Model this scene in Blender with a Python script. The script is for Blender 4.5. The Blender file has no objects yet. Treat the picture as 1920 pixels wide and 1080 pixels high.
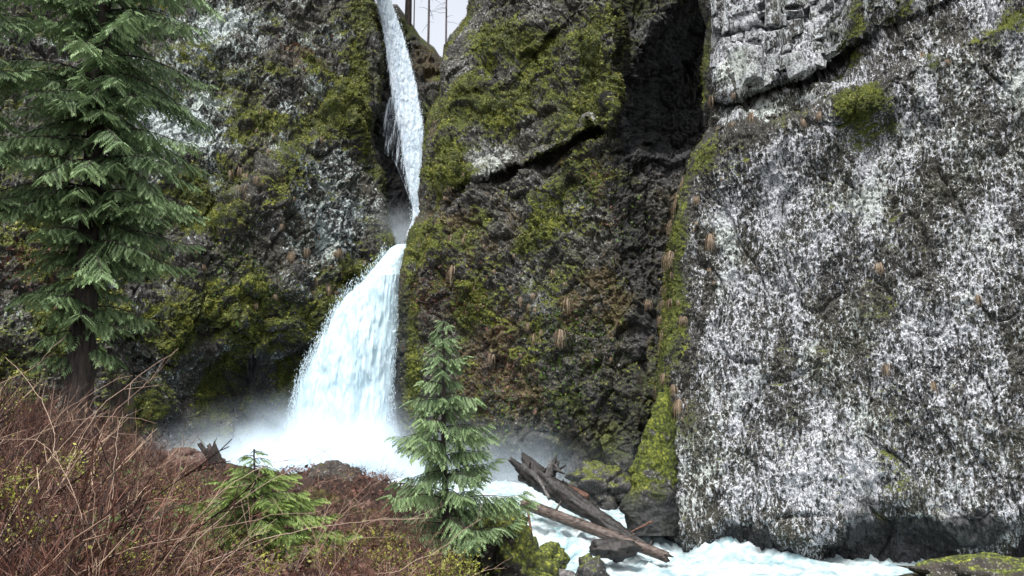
import bpy, bmesh, math, random
import numpy as np
from mathutils import Vector, Matrix

scene = bpy.context.scene
R = math.radians
random.seed(7)
rng = np.random.default_rng(7)

# ------------------------------------------------------------------ camera, sky, sun, exposure
PITCH = R(8.7)
F = 1440.0                                   # focal length in pixels of the 1920 wide photograph
cam_data = bpy.data.cameras.new("camera")
cam_data.lens = 27.0
cam_data.sensor_width = 36.0
cam_data.clip_start = 0.05
cam_data.clip_end = 3000
cam = bpy.data.objects.new("camera", cam_data)
scene.collection.objects.link(cam)
cam.rotation_euler = (R(90) + PITCH, 0, 0)
scene.camera = cam

SUN_EL, SUN_AZ = R(64), R(200)               # azimuth measured clockwise from +Y (north)
world = bpy.data.worlds.new("World")
scene.world = world
world.use_nodes = True
wn, wl = world.node_tree.nodes, world.node_tree.links
wn.clear()
sky = wn.new("ShaderNodeTexSky")
sky.sky_type = 'NISHITA'
sky.sun_disc = False
sky.sun_elevation = SUN_EL
sky.sun_rotation = SUN_AZ
sky.air_density = 1.0
sky.dust_density = 6.0
sky.ozone_density = 1.0
hs = wn.new("ShaderNodeHueSaturation")
hs.inputs['Saturation'].default_value = 0.28
bg = wn.new("ShaderNodeBackground")
bg.inputs['Strength'].default_value = 0.15
wo = wn.new("ShaderNodeOutputWorld")
wl.new(sky.outputs[0], hs.inputs['Color'])
wl.new(hs.outputs[0], bg.inputs['Color'])
wl.new(bg.outputs[0], wo.inputs['Surface'])

sun_data = bpy.data.lights.new("sun", 'SUN')
sun_data.energy = 1.5
sun_data.angle = R(16)
sun_data.color = (1.0, 0.985, 0.96)
sun = bpy.data.objects.new("sun", sun_data)
scene.collection.objects.link(sun)
sd = Vector((math.sin(SUN_AZ) * math.cos(SUN_EL), math.cos(SUN_AZ) * math.cos(SUN_EL), math.sin(SUN_EL)))
sun.rotation_euler = sd.to_track_quat('Z', 'Y').to_euler()

scene.view_settings.view_transform = 'Standard'
scene.view_settings.look = 'None'
scene.view_settings.exposure = 1.25
scene.view_settings.gamma = 1.0
scene.view_settings.use_curve_mapping = False
scene.render.engine = 'CYCLES'
scene.cycles.max_bounces = 8
scene.cycles.diffuse_bounces = 3
scene.cycles.transparent_max_bounces = 16
scene.cycles.volume_bounces = 5
scene.cycles.use_denoising = True

# ------------------------------------------------------------------ helpers
CP, SP = math.cos(PITCH), math.sin(PITCH)


def P(px, py, Y):
    """World point seen at pixel px, py of the photograph, at distance Y along the canyon axis."""
    px, py, Y = np.asarray(px, float), np.asarray(py, float), np.asarray(Y, float)
    dx, dy = (px - 960) / F, (540 - py) / F
    t = Y / (CP - dy * SP)
    return np.stack(np.broadcast_arrays(t * dx, Y, t * (SP + dy * CP)), -1)


def V(px, py, Y):
    return Vector([float(c) for c in P(px, py, Y)])


def _hash(ix, iy, iz, seed):
    h = (ix.astype(np.uint32) * np.uint32(374761393) + iy.astype(np.uint32) * np.uint32(668265263)
         + iz.astype(np.uint32) * np.uint32(2147483647) + np.uint32(seed * 1013904223 & 0xffffffff))
    h = (h ^ (h >> np.uint32(13))) * np.uint32(1274126177)
    h = (h ^ (h >> np.uint32(15))) * np.uint32(2246822519)
    return h ^ (h >> np.uint32(16))


def gnoise(p, seed=0):
    with np.errstate(over='ignore'):
        i = np.floor(p).astype(np.int64)
        f = (p - i).astype(np.float32)
        u = f * f * f * (f * (f * 6 - 15) + 10)
        out = np.zeros(p.shape[0], np.float32)
        for dx in (0, 1):
            wx = u[:, 0] if dx else 1 - u[:, 0]
            for dy in (0, 1):
                wy = u[:, 1] if dy else 1 - u[:, 1]
                for dz in (0, 1):
                    wz = u[:, 2] if dz else 1 - u[:, 2]
                    h = _hash(i[:, 0] + dx, i[:, 1] + dy, i[:, 2] + dz, seed)
                    gx = (h & np.uint32(1023)).astype(np.float32) / 511.5 - 1
                    gy = ((h >> np.uint32(10)) & np.uint32(1023)).astype(np.float32) / 511.5 - 1
                    gz = ((h >> np.uint32(20)) & np.uint32(1023)).astype(np.float32) / 511.5 - 1
                    out += wx * wy * wz * (gx * (f[:, 0] - dx) + gy * (f[:, 1] - dy) + gz * (f[:, 2] - dz))
        return out * 1.4


def fbm(p, octaves=5, seed=0, gain=0.5, ridged=False):
    out = np.zeros(p.shape[0], np.float32)
    a, q = 1.0, np.array(p, float)
    for o in range(octaves):
        n = gnoise(q, seed + o * 17)
        if ridged:
            n = 0.5 - np.abs(n) * 1.6
        out += a * n
        a *= gain
        q = q * 2.03 + 11.7
    return out


def worley(p, seed=0):
    with np.errstate(over='ignore'):
        i = np.floor(p).astype(np.int64)
        n = p.shape[0]
        f1 = np.full(n, 9.0, np.float32)
        f2 = np.full(n, 9.0, np.float32)
        cid = np.zeros(n, np.float32)
        tilt = np.zeros(n, np.float32)
        for dx in (-1, 0, 1):
            for dy in (-1, 0, 1):
                for dz in (-1, 0, 1):
                    c = i + np.array([dx, dy, dz])
                    h = _hash(c[:, 0], c[:, 1], c[:, 2], seed)
                    q = np.stack([(h & np.uint32(1023)) / 1023.0, ((h >> np.uint32(10)) & np.uint32(1023)) / 1023.0,
                                  ((h >> np.uint32(20)) & np.uint32(1023)) / 1023.0], -1)
                    d = np.linalg.norm(c + q - p, axis=1).astype(np.float32)
                    near = d < f1
                    f2 = np.where(near, f1, np.minimum(f2, d))
                    cid = np.where(near, (h % np.uint32(9973)) / 9973.0, cid)
                    v = c + q - p
                    g = np.stack([(h % np.uint32(911)) / 455.0 - 1, (h % np.uint32(757)) / 378.0 - 1, (h % np.uint32(1013)) / 506.0 - 1], -1)
                    tilt = np.where(near, (v * g).sum(1), tilt)
                    f1 = np.where(near, d, f1)
        return f1, f2, cid + 0.9 * tilt


def sstep(a, b, x):
    t = np.clip((x - a) / (b - a), 0, 1)
    return t * t * (3 - 2 * t)


def make_mesh(name, verts, faces, mat=None, smooth=False, attrs=None, uv=None):
    """faces: (n,3) or (n,4) integer array, or a list of such arrays."""
    me = bpy.data.meshes.new(name)
    verts = np.ascontiguousarray(verts, np.float32)
    fl = faces if isinstance(faces, list) else [faces]
    fl = [np.ascontiguousarray(f, np.int32) for f in fl if len(f)]
    loops = np.concatenate([f.ravel() for f in fl])
    tot = np.concatenate([np.full(len(f), f.shape[1], np.int32) for f in fl])
    start = np.concatenate([[0], np.cumsum(tot)[:-1]]).astype(np.int32)
    me.vertices.add(len(verts))
    me.vertices.foreach_set("co", verts.ravel())
    me.loops.add(len(loops))
    me.loops.foreach_set("vertex_index", loops)
    me.polygons.add(len(tot))
    me.polygons.foreach_set("loop_start", start)
    me.polygons.foreach_set("loop_total", tot)
    me.polygons.foreach_set("use_smooth", np.full(len(tot), smooth))
    me.update(calc_edges=True)
    for k, a in (attrs or {}).items():
        at = me.attributes.new(k, 'FLOAT_COLOR', 'POINT')
        at.data.foreach_set("color", np.ascontiguousarray(a, np.float32).ravel())
    if uv is not None:
        l = me.uv_layers.new(name="flow")
        l.data.foreach_set("uv", np.ascontiguousarray(uv[loops], np.float32).ravel())
    if mat:
        me.materials.append(mat)
    return me


def link(name, me, parent=None, loc=None):
    o = bpy.data.objects.new(name, me)
    scene.collection.objects.link(o)
    if parent is not None:
        o.parent = parent
    if loc is not None:
        o.location = loc
    return o


def tag(o, label=None, cat=None, group=None, kind=None):
    for k, v in (("label", label), ("category", cat), ("group", group), ("kind", kind)):
        if v:
            o[k] = v
    return o


def thing(name, loc, label, cat, group=None):
    return tag(link(name, None, None, loc), label, cat, group)


def grid_faces(nu, nv):
    a = np.arange(nu * nv).reshape(nu, nv)
    return np.stack([a[:-1, :-1], a[1:, :-1], a[1:, 1:], a[:-1, 1:]], -1).reshape(-1, 4)


def blur(a, n):
    for _ in range(n):
        a = np.concatenate([a[:1], (a[:-2] + 2 * a[1:-1] + a[2:]) / 4, a[-1:]], 0)
        a = np.concatenate([a[:, :1], (a[:, :-2] + 2 * a[:, 1:-1] + a[:, 2:]) / 4, a[:, -1:]], 1)
    return a


def normals(X):
    du = np.gradient(X, axis=0)
    dv = np.gradient(X, axis=1)
    n = np.cross(du, dv)
    return n / (np.linalg.norm(n, axis=-1, keepdims=True) + 1e-9)


def blob(px, py, cx, cy, rx, ry, ang=0):
    a = R(ang)
    x, y = px - cx, py - cy
    u, v = x * math.cos(a) + y * math.sin(a), -x * math.sin(a) + y * math.cos(a)
    return np.exp(-((u / rx) ** 2 + (v / ry) ** 2))


def below(px, py, line):
    """How far (in pixels) a point lies below a polyline given left to right."""
    xs, ys = zip(*line)
    return py - np.interp(px, xs, ys)


def span(px, x0, x1, soft=25):
    return sstep(x0 - soft, x0 + soft, px) * (1 - sstep(x1 - soft, x1 + soft, px))


def tubes(lines, sides=4):
    """lines: list of (points (n,3), radii (n,)) -> verts, quads."""
    vs, fs, off = [], [], 0
    ang = np.arange(sides) * 2 * math.pi / sides
    ca, sa = np.cos(ang), np.sin(ang)
    for pts, rad in lines:
        pts = np.asarray(pts, float)
        n = len(pts)
        t = np.gradient(pts, axis=0)
        t /= np.linalg.norm(t, axis=1, keepdims=True) + 1e-9
        ref = np.array([0.31, 0.17, 0.93]) if abs(t[:, 2]).mean() < 0.8 else np.array([0.9, 0.3, 0.1])
        a = np.cross(t, ref)
        a /= np.linalg.norm(a, axis=1, keepdims=True) + 1e-9
        b = np.cross(t, a)
        rad = np.broadcast_to(np.asarray(rad, float), (n,))
        ring = pts[:, None] + rad[:, None, None] * (a[:, None] * ca[None, :, None] + b[:, None] * sa[None, :, None])
        vs.append(ring.reshape(-1, 3))
        i = np.arange(n - 1)[:, None] * sides
        j = np.arange(sides)[None]
        k = (j + 1) % sides
        fs.append((np.stack(np.broadcast_arrays(i + j, i + k, i + sides + k, i + sides + j), -1).reshape(-1, 4)) + off)
        off += n * sides
    return np.concatenate(vs), np.concatenate(fs)


# ------------------------------------------------------------------ materials
class NT:
    def __init__(self, name):
        self.m = bpy.data.materials.new(name)
        self.m.use_nodes = True
        self.n, self.l = self.m.node_tree.nodes, self.m.node_tree.links
        self.n.clear()
        self.out = self.n.new("ShaderNodeOutputMaterial")

    def add(self, typ, **kw):
        nd = self.n.new(typ)
        for k, v in kw.items():
            if k in nd.inputs:
                self.put(nd.inputs[k], v)
            else:
                setattr(nd, k, v)
        return nd

    def put(self, sock, v):
        if isinstance(v, bpy.types.NodeSocket):
            self.l.new(v, sock)
        elif isinstance(v, tuple) and len(v) == 3 and sock.type == 'RGBA':
            sock.default_value = (*v, 1)
        else:
            sock.default_value = v

    def coord(self, scale=(1, 1, 1), kind='Object'):
        tc = self.add("ShaderNodeTexCoord")
        mp = self.add("ShaderNodeMapping")
        mp.inputs['Scale'].default_value = scale
        self.l.new(tc.outputs[kind], mp.inputs['Vector'])
        return mp.outputs[0]

    def noise(self, vec, scale, detail=4, rough=0.55, dist=0.0):
        nd = self.add("ShaderNodeTexNoise", Scale=scale, Detail=detail, Roughness=rough, Distortion=dist)
        self.l.new(vec, nd.inputs['Vector'])
        return nd.outputs['Fac']

    def math(self, op, a, b=0.0, c=0.0, clamp=False):
        nd = self.add("ShaderNodeMath", operation=op, use_clamp=clamp)
        for i, v in enumerate((a, b, c)):
            self.put(nd.inputs[i], v)
        return nd.outputs[0]

    def sstep(self, x, a, b):
        nd = self.add("ShaderNodeMapRange", interpolation_type='SMOOTHSTEP')
        self.put(nd.inputs['Value'], x)
        nd.inputs['From Min'].default_value = a
        nd.inputs['From Max'].default_value = b
        return nd.outputs['Result']

    def mix(self, f, a, b):
        nd = self.add("ShaderNodeMix", data_type='RGBA')
        self.put(nd.inputs[0], f)
        self.put(nd.inputs[6], a)
        self.put(nd.inputs[7], b)
        return nd.outputs[2]

    def ramp(self, x, stops):
        nd = self.add("ShaderNodeValToRGB")
        e = nd.color_ramp.elements
        while len(e) < len(stops):
            e.new(0.5)
        for el, (p, c) in zip(e, stops):
            el.position = p
            el.color = (*c, 1)
        self.put(nd.inputs[0], x)
        return nd.outputs[0]

    def attr(self, name):
        a = self.add("ShaderNodeAttribute", attribute_name=name)
        s = self.add("ShaderNodeSeparateColor")
        self.l.new(a.outputs['Color'], s.inputs[0])
        return s.outputs[0], s.outputs[1], s.outputs[2], a.outputs['Alpha'], a.outputs['Color']

    def bump(self, h, strength, dist):
        b = self.add("ShaderNodeBump")
        b.inputs['Strength'].default_value = strength
        b.inputs['Distance'].default_value = dist
        self.l.new(h, b.inputs['Height'])
        return b.outputs[0]

    def finish(self, col, rough=0.9, normal=None, spec=0.3):
        p = self.add("ShaderNodeBsdfPrincipled")
        self.put(p.inputs['Base Color'], col)
        self.put(p.inputs['Roughness'], rough)
        p.inputs['Specular IOR Level'].default_value = spec
        if normal is not None:
            self.l.new(normal, p.inputs['Normal'])
        self.l.new(p.outputs[0], self.out.inputs['Surface'])
        return self.m


MOSS = [(0.25, (0.005, 0.007, 0.003)), (0.45, (0.024, 0.032, 0.006)), (0.62, (0.088, 0.102, 0.014)), (0.8, (0.29, 0.295, 0.04))]


def rock_material(name, speck, lichen_col=((0.34, 0.36, 0.36), (0.74, 0.76, 0.8)), stretch=0.7, light=1.0):
    """Vertex mask: R moss, G lichen, B dry grass and brown plants, A wet black rock and painted recess shade."""
    t = NT(name)
    r, g, b, a, _ = t.attr("mask")
    v = t.coord((1, 1, 1))
    vs = t.coord((1, 1, stretch))
    n_mid = t.noise(v, 0.9, 8, 0.65)
    n_hi = t.noise(vs, speck, 5, 0.62, 0.6)
    n_fine = t.noise(v, speck * 2.3, 4, 0.65)
    n_big = t.noise(v, 0.28, 5, 0.6)
    rock = t.ramp(n_mid, [(0.3, (0.010 * light, 0.010 * light, 0.012 * light)), (0.5, (0.024 * light, 0.023 * light, 0.022 * light)),
                          (0.72, (0.065 * light, 0.060 * light, 0.054 * light))])
    rock = t.mix(t.sstep(n_fine, 0.42, 0.60), rock, t.mix(0.45, rock, (0.09, 0.085, 0.078)))
    rock = t.mix(t.math('MULTIPLY', t.sstep(n_big, 0.40, 0.60), 0.5), rock, t.mix(0.6, rock, (0.040, 0.038, 0.016)))
    n_spk = t.noise(t.coord((1.3, 1.3, 1.0)), speck * 1.5, 3, 0.6, 0.8)
    rock = t.mix(t.math('MULTIPLY', t.sstep(n_spk, 0.60, 0.66), 0.8), rock, (0.26, 0.27, 0.26))
    # thin grey crust under the white lichen
    rock = t.mix(t.math('MULTIPLY', t.sstep(t.math('ADD', n_fine, t.math('MULTIPLY', t.math('SUBTRACT', g, 0.5), 0.25)), 0.52, 0.62), 0.55), rock, lichen_col[0])
    # lichen
    lf = t.math('ADD', t.math('ADD', n_hi, t.math('MULTIPLY', t.math('SUBTRACT', n_mid, 0.5), 0.22)), t.math('MULTIPLY', t.math('SUBTRACT', g, 0.5), 0.30))
    lf = t.sstep(lf, 0.505, 0.56)
    lf = t.math('MULTIPLY', lf, t.sstep(g, 0.02, 0.2))
    lc = t.mix(t.sstep(n_fine, 0.40, 0.60), lichen_col[0], lichen_col[1])
    lc = t.mix(t.math('MULTIPLY', t.sstep(n_big, 0.5, 0.68), 0.45), lc, t.mix(0.5, lc, (0.36, 0.45, 0.30)))
    col = t.mix(lf, rock, lc)
    # dry plants
    bf = t.sstep(t.math('ADD', t.math('ADD', t.math('MULTIPLY', n_hi, 0.6), t.math('MULTIPLY', n_mid, 0.4)), t.math('MULTIPLY', t.math('SUBTRACT', b, 0.5), 0.6)), 0.48, 0.60)
    bf = t.math('MULTIPLY', bf, t.sstep(b, 0.03, 0.25))
    bc = t.ramp(n_fine, [(0.3, (0.018, 0.013, 0.007)), (0.5, (0.055, 0.042, 0.022)), (0.7, (0.17, 0.135, 0.08))])
    col = t.mix(bf, col, bc)
    # moss
    mf = t.math('ADD', t.math('ADD', t.math('MULTIPLY', n_mid, 0.55), t.math('MULTIPLY', n_hi, 0.45)), t.math('MULTIPLY', t.math('SUBTRACT', r, 0.5), 0.62))
    mf = t.sstep(mf, 0.47, 0.585)
    mf = t.math('MULTIPLY', mf, t.sstep(r, 0.03, 0.25))
    mv = t.math('ADD', t.math('MULTIPLY', n_fine, 0.62), t.math('MULTIPLY', n_mid, 0.38))
    mc = t.ramp(mv, [(p * 0.6 + 0.2, c) for p, c in MOSS])
    mc = t.mix(t.sstep(n_big, 0.42, 0.62), mc, t.mix(0.55, mc, (0.030, 0.040, 0.016)))
    col = t.mix(mf, col, mc)
    # wet black rock, plus shade painted into the cave and the undercut foot
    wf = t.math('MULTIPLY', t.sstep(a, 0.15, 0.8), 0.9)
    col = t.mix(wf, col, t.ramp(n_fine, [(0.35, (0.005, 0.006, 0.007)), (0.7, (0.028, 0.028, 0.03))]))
    rough = t.math('SUBTRACT', 0.92, t.math('MULTIPLY', wf, 0.22))
    h = t.math('ADD', t.math('MULTIPLY', n_hi, 0.7), t.math('MULTIPLY', n_fine, 0.5))
    return t.finish(col, rough, t.bump(h, 0.8, 0.12), 0.25)


def simple_rock(name, dark, lightc, scale=3.0, moss=0.0, rough=0.8):
    """Boulders: moss grows on the faces that look up."""
    t = NT(name)
    v = t.coord()
    n = t.noise(v, scale, 8, 0.65)
    f = t.noise(v, scale * 6, 4, 0.6)
    col = t.ramp(n, [(0.3, dark), (0.7, lightc)])
    col = t.mix(t.sstep(f, 0.56, 0.66), col, t.mix(0.5, col, (0.3, 0.3, 0.29)))
    if moss > 0:
        geo = t.add("ShaderNodeNewGeometry")
        sx = t.add("ShaderNodeSeparateXYZ")
        t.l.new(geo.outputs['Normal'], sx.inputs[0])
        up = t.math('ADD', t.math('MULTIPLY', sx.outputs[2], 0.5), t.math('ADD', n, moss - 1.0))
        mf = t.sstep(up, 0.0, 0.18)
        mc = t.ramp(t.noise(v, scale * 5, 5, 0.65), [(p * 0.7 + 0.14, c) for p, c in MOSS])
        col = t.mix(mf, col, mc)
    return t.finish(col, rough, t.bump(t.math('ADD', n, t.math('MULTIPLY', f, 0.4)), 0.9, 0.08), 0.35)


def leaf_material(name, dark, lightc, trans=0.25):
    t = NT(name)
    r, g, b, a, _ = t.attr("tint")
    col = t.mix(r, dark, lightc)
    d = t.add("ShaderNodeBsdfPrincipled")
    t.put(d.inputs['Base Color'], col)
    d.inputs['Roughness'].default_value = 0.55
    d.inputs['Specular IOR Level'].default_value = 0.3
    tr = t.add("ShaderNodeBsdfTranslucent")
    t.put(tr.inputs['Color'], col)
    mx = t.add("ShaderNodeMixShader")
    mx.inputs[0].default_value = trans
    t.l.new(d.outputs[0], mx.inputs[1])
    t.l.new(tr.outputs[0], mx.inputs[2])
    t.l.new(mx.outputs[0], t.out.inputs['Surface'])
    return t.m


def bark_material(name, dark, lightc, moss=0.0, scale=4.0, stretch=(1, 1, 0.15), rough=0.85):
    t = NT(name)
    v = t.coord(stretch)
    v2 = t.coord()
    n = t.noise(v, scale * 3, 6, 0.65)
    m = t.noise(v2, scale, 5, 0.6)
    col = t.ramp(n, [(0.34, dark), (0.68, lightc)])
    col = t.mix(t.sstep(m, 0.62 - moss * 0.4, 0.72 - moss * 0.4) if moss > 0 else 0.0, col, (0.06, 0.068, 0.012))
    return t.finish(col, rough, t.bump(n, 0.9, 0.04), 0.3)


def twig_material(name, cols):
    t = NT(name)
    r, g, b, a, _ = t.attr("tint")
    return t.finish(t.ramp(r, [(i / (len(cols) - 1), c) for i, c in enumerate(cols)]), 0.7)


M = {}
M['left'] = rock_material("left_cliff_rock", 3.2, ((0.12, 0.14, 0.135), (0.40, 0.45, 0.45)), light=0.9)
M['mid'] = rock_material("middle_cliff_rock", 3.4, ((0.11, 0.115, 0.11), (0.34, 0.35, 0.34)), light=0.8)
M['right'] = rock_material("right_wall_rock", 7.5, ((0.15, 0.155, 0.16), (0.46, 0.475, 0.51)), 0.36, 0.46)
M['bank'] = simple_rock("low_bank_rock", (0.008, 0.007, 0.005), (0.05, 0.042, 0.030), 2.0, 0.22)
M['boulder'] = simple_rock("wet_boulder", (0.005, 0.005, 0.006), (0.04, 0.037, 0.034), 2.2, 0.25, 0.6)
M['mossy'] = simple_rock("mossy_boulder", (0.008, 0.008, 0.007), (0.055, 0.048, 0.04), 2.0, 0.62)
M['redrock'] = simple_rock("red_brown_rock", (0.022, 0.012, 0.010), (0.13, 0.075, 0.06), 3.0, 0.05)
M['darkrock'] = simple_rock("dark_rock", (0.007, 0.006, 0.005), (0.06, 0.045, 0.036), 3.0, 0.08)
M['cedar'] = leaf_material("cedar_leaf", (0.012, 0.032, 0.015), (0.27, 0.39, 0.175))
M['young'] = leaf_material("young_cedar_leaf", (0.010, 0.032, 0.014), (0.26, 0.37, 0.17))
M['sapling'] = leaf_material("sapling_leaf", (0.012, 0.038, 0.008), (0.24, 0.33, 0.085))
M['fern'] = leaf_material("fern_leaf", (0.012, 0.028, 0.007), (0.08, 0.13, 0.025))
M['mossleaf'] = leaf_material("moss_leaf", (0.008, 0.012, 0.004), (0.265, 0.27, 0.04), 0.2)
M['deadleaf'] = leaf_material("dead_leaf", (0.020, 0.009, 0.007), (0.16, 0.075, 0.055), 0.2)
M['tan'] = leaf_material("dry_grass_blade", (0.05, 0.036, 0.022), (0.30, 0.225, 0.15), 0.2)
M['bark'] = bark_material("cedar_bark", (0.006, 0.005, 0.005), (0.055, 0.044, 0.038), 0.0)
M['snag'] = bark_material("mossy_snag_bark", (0.006, 0.005, 0.004), (0.10, 0.085, 0.07), 0.3)
M['deadwood'] = bark_material("grey_dead_wood", (0.05, 0.045, 0.05), (0.20, 0.18, 0.18))
M['log_dark'] = bark_material("wet_black_log", (0.003, 0.003, 0.003), (0.036, 0.032, 0.030), 0, 3, (1, 1, 1), 0.5)
M['log_brown'] = bark_material("wet_brown_log", (0.008, 0.005, 0.004), (0.12, 0.09, 0.075), 0, 2.4, (0.6, 0.6, 2.2), 0.4)
M['log_grey'] = bark_material("grey_log", (0.02, 0.019, 0.018), (0.16, 0.15, 0.145), 0, 3, (1, 1, 1))
M['redwood'] = bark_material("broken_red_wood", (0.025, 0.012, 0.008), (0.15, 0.08, 0.055), 0, 4, (1, 1, 1))
M['twig'] = twig_material("bare_twig", [(0.005, 0.003, 0.002), (0.024, 0.009, 0.006), (0.074, 0.027, 0.018), (0.14, 0.070, 0.045), (0.28, 0.20, 0.14)])
M['whip'] = twig_material("pale_whip", [(0.07, 0.04, 0.03), (0.20, 0.13, 0.095), (0.34, 0.26, 0.20)])


def water_material(name, lo, hi, streak=None, alpha=None):
    t = NT(name)
    uvn = t.add("ShaderNodeUVMap", uv_map="flow")
    if streak:
        mp = t.add("ShaderNodeMapping")
        mp.inputs['Scale'].default_value = (streak[0], streak[1], 1)
        t.l.new(uvn.outputs[0], mp.inputs['Vector'])
        vec = mp.outputs[0]
    else:
        vec = t.coord()
    n = t.noise(vec, 1.0 if streak else 0.9, 6, 0.62, 0.4)
    n2 = t.noise(vec, 3.1 if streak else 3.0, 4, 0.6, 0.3)
    f = t.math('ADD', t.math('MULTIPLY', n, 0.6), t.math('MULTIPLY', n2, 0.4))
    col = t.ramp(f, [(0.36, lo), (0.60, hi)])
    p = t.add("ShaderNodeBsdfPrincipled")
    t.put(p.inputs['Base Color'], col)
    p.inputs['Roughness'].default_value = 0.45
    p.inputs['Specular IOR Level'].default_value = 0.3
    t.l.new(t.bump(f, 0.2, 0.10), p.inputs['Normal'])
    tr = t.add("ShaderNodeBsdfTranslucent")
    t.put(tr.inputs['Color'], col)
    mx = t.add("ShaderNodeMixShader")
    mx.inputs[0].default_value = 0.25
    t.l.new(p.outputs[0], mx.inputs[1])
    t.l.new(tr.outputs[0], mx.inputs[2])
    res = mx.outputs[0]
    if alpha:
        r, g, b, a, _ = t.attr("cover")
        cov = t.math('ADD', f, t.math('SUBTRACT', r, 0.5))
        fac = t.sstep(cov, alpha[0], alpha[1])
        tp = t.add("ShaderNodeBsdfTransparent")
        m2 = t.add("ShaderNodeMixShader")
        t.put(m2.inputs[0], fac)
        t.l.new(tp.outputs[0], m2.inputs[1])
        t.l.new(res, m2.inputs[2])
        res = m2.outputs[0]
    t.l.new(res, t.out.inputs['Surface'])
    return t.m


M['fall'] = water_material("falling_water", (0.40, 0.56, 0.64), (0.57, 0.70, 0.76), (1.6, 0.16), (0.36, 0.62))
M['fall_up'] = water_material("thin_falling_water", (0.30, 0.40, 0.53), (0.70, 0.78, 0.85), (4.2, 0.2), (0.36, 0.64))
M['river'] = water_material("foaming_river", (0.14, 0.26, 0.29), (0.64, 0.71, 0.73), (0.55, 0.9))
t = NT("spray_drop")
M['drop'] = t.finish((0.60, 0.72, 0.78), 0.4)

# ------------------------------------------------------------------ cliffs
SURF = {}


def cliff(name, ribs, nu, nv, detail, masks, mat, seed, amp=1.0, view=None, fine=(0.05, 6.0), block=0.45, bfreq=0.5, bz=0.7, warp=0.5, flat=None, calm=None, ptop=-420, pbot=960, sm=3):
    """Loft rock through vertical profile lines (u, [(py, px, Y), ...]), then break it up with ledges, blocks and lumps."""
    # rows: dense where the photograph looks, coarse above it
    vis = int(nv * 0.86)
    rows = np.concatenate([np.linspace(ptop, -25, nv - vis, endpoint=False), np.linspace(-25, pbot, vis)])
    us = np.array([r[0] for r in ribs], float)
    prof = np.zeros((len(ribs), nv, 2))
    for i, (_, pts) in enumerate(ribs):
        pts = sorted(pts)
        py = [p[0] for p in pts]
        prof[i, :, 0] = np.interp(rows, py, [p[1] for p in pts])
        prof[i, :, 1] = np.interp(rows, py, [p[2] for p in pts])
    v0, v1 = view
    n0 = max(2, int(nu * 0.06 * (v0 > us[0])))
    n1 = max(2, int(nu * 0.06))
    u = np.concatenate([np.linspace(us[0], v0, n0, endpoint=False), np.linspace(v0, v1, nu - n0 - n1, endpoint=False), np.linspace(v1, us[-1], n1)])
    px = np.zeros((nu, nv))
    Y = np.zeros((nu, nv))
    for j in range(nv):
        px[:, j] = np.interp(u, us, prof[:, j, 0])
        Y[:, j] = np.interp(u, us, prof[:, j, 1])
    px, Y = blur(px, sm), blur(Y, sm * 3)
    py = np.broadcast_to(rows[None], (nu, nv))
    X = P(px, py, Y)
    Y2 = Y + detail(px, py, X)
    X = P(px, py, Y2)
    N = normals(blur(X, 4))
    if (N[..., 1].mean()) > 0:
        N = -N
    p = X.reshape(-1, 3)
    d = 1.5 * fbm(p * np.array([0.11, 0.11, 0.08]), 3, seed, 0.5)
    d += 0.75 * fbm(p * np.array([0.42, 0.42, 0.34]), 3, seed + 3, 0.55)
    d += 0.34 * fbm(p * np.array([1.5, 1.5, 1.1]), 3, seed + 5, 0.6, True)
    d += 0.10 * fbm(p * 6.0, 2, seed + 6, 0.6)
    q = p + warp * np.stack([gnoise(p * 0.6, 91), gnoise(p * 0.6, 92), gnoise(p * 0.6, 93)], -1)
    f1, f2, cid = worley(q * np.array([bfreq, bfreq, bfreq * bz]), seed + 9)
    bl = (cid - 0.5) * 1.2 - 0.6 * np.exp(-((f2 - f1) / 0.07) ** 2)
    f1, f2, cid = worley(q * np.array([bfreq, bfreq, bfreq * bz]) * 2.6, seed + 10)
    bl2 = (cid - 0.5) * 0.45 - 0.3 * np.exp(-((f2 - f1) / 0.09) ** 2)
    if flat is not None:
        d = d * (1 - 0.75 * flat(px, py).ravel())
    bm = masks.get('block', lambda a, b: np.ones_like(a))(px, py).ravel()
    d = amp * d + block * bm * (bl + 0.6 * bl2)
    if calm is not None:
        d = d * calm(px, py).ravel()
    d += fine[0] * fbm(p * fine[1], 2, seed + 41, 0.7)
    d = d.reshape(nu, nv)
    if 'push' in masks:
        d = d + masks['push'](px, py, p.reshape(nu, nv, 3))
    X = X + N * d[..., None]
    N2 = normals(X)
    if N2[..., 1].mean() > 0:
        N2 = -N2
    up = N2[..., 2]
    w = p * 0.22
    na = fbm(w, 4, seed + 21, 0.55).reshape(nu, nv)
    nb = fbm(w * 1.7, 4, seed + 31, 0.55).reshape(nu, nv)
    ns = fbm(p * np.array([0.9, 0.9, 0.16]), 4, seed + 51, 0.6).reshape(nu, nv)
    m = masks['mask'](px, py, up, na, nb, ns)
    mask = np.stack([np.clip(c, 0, 1) * np.ones((nu, nv)) for c in m], -1)
    me = make_mesh(name, X.reshape(-1, 3), grid_faces(nu, nv), mat, True, {"mask": mask.reshape(-1, 4)})
    o = link(name, me)
    tag(o, kind='structure')
    SURF[name] = dict(X=X, N=N2, px=px, py=py, mask=mask)
    return o


# ---- left cliff
LE = [(-420, 690), (0, 703), (75, 716), (130, 722), (200, 717), (255, 706), (300, 716), (350, 726), (400, 735), (440, 742), (470, 745),
      (520, 735), (600, 700), (700, 690), (960, 700)]
lpy = [p[0] for p in LE]


def le(py, d=0):
    return np.interp(py, lpy, [p[1] for p in LE]) + d


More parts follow.
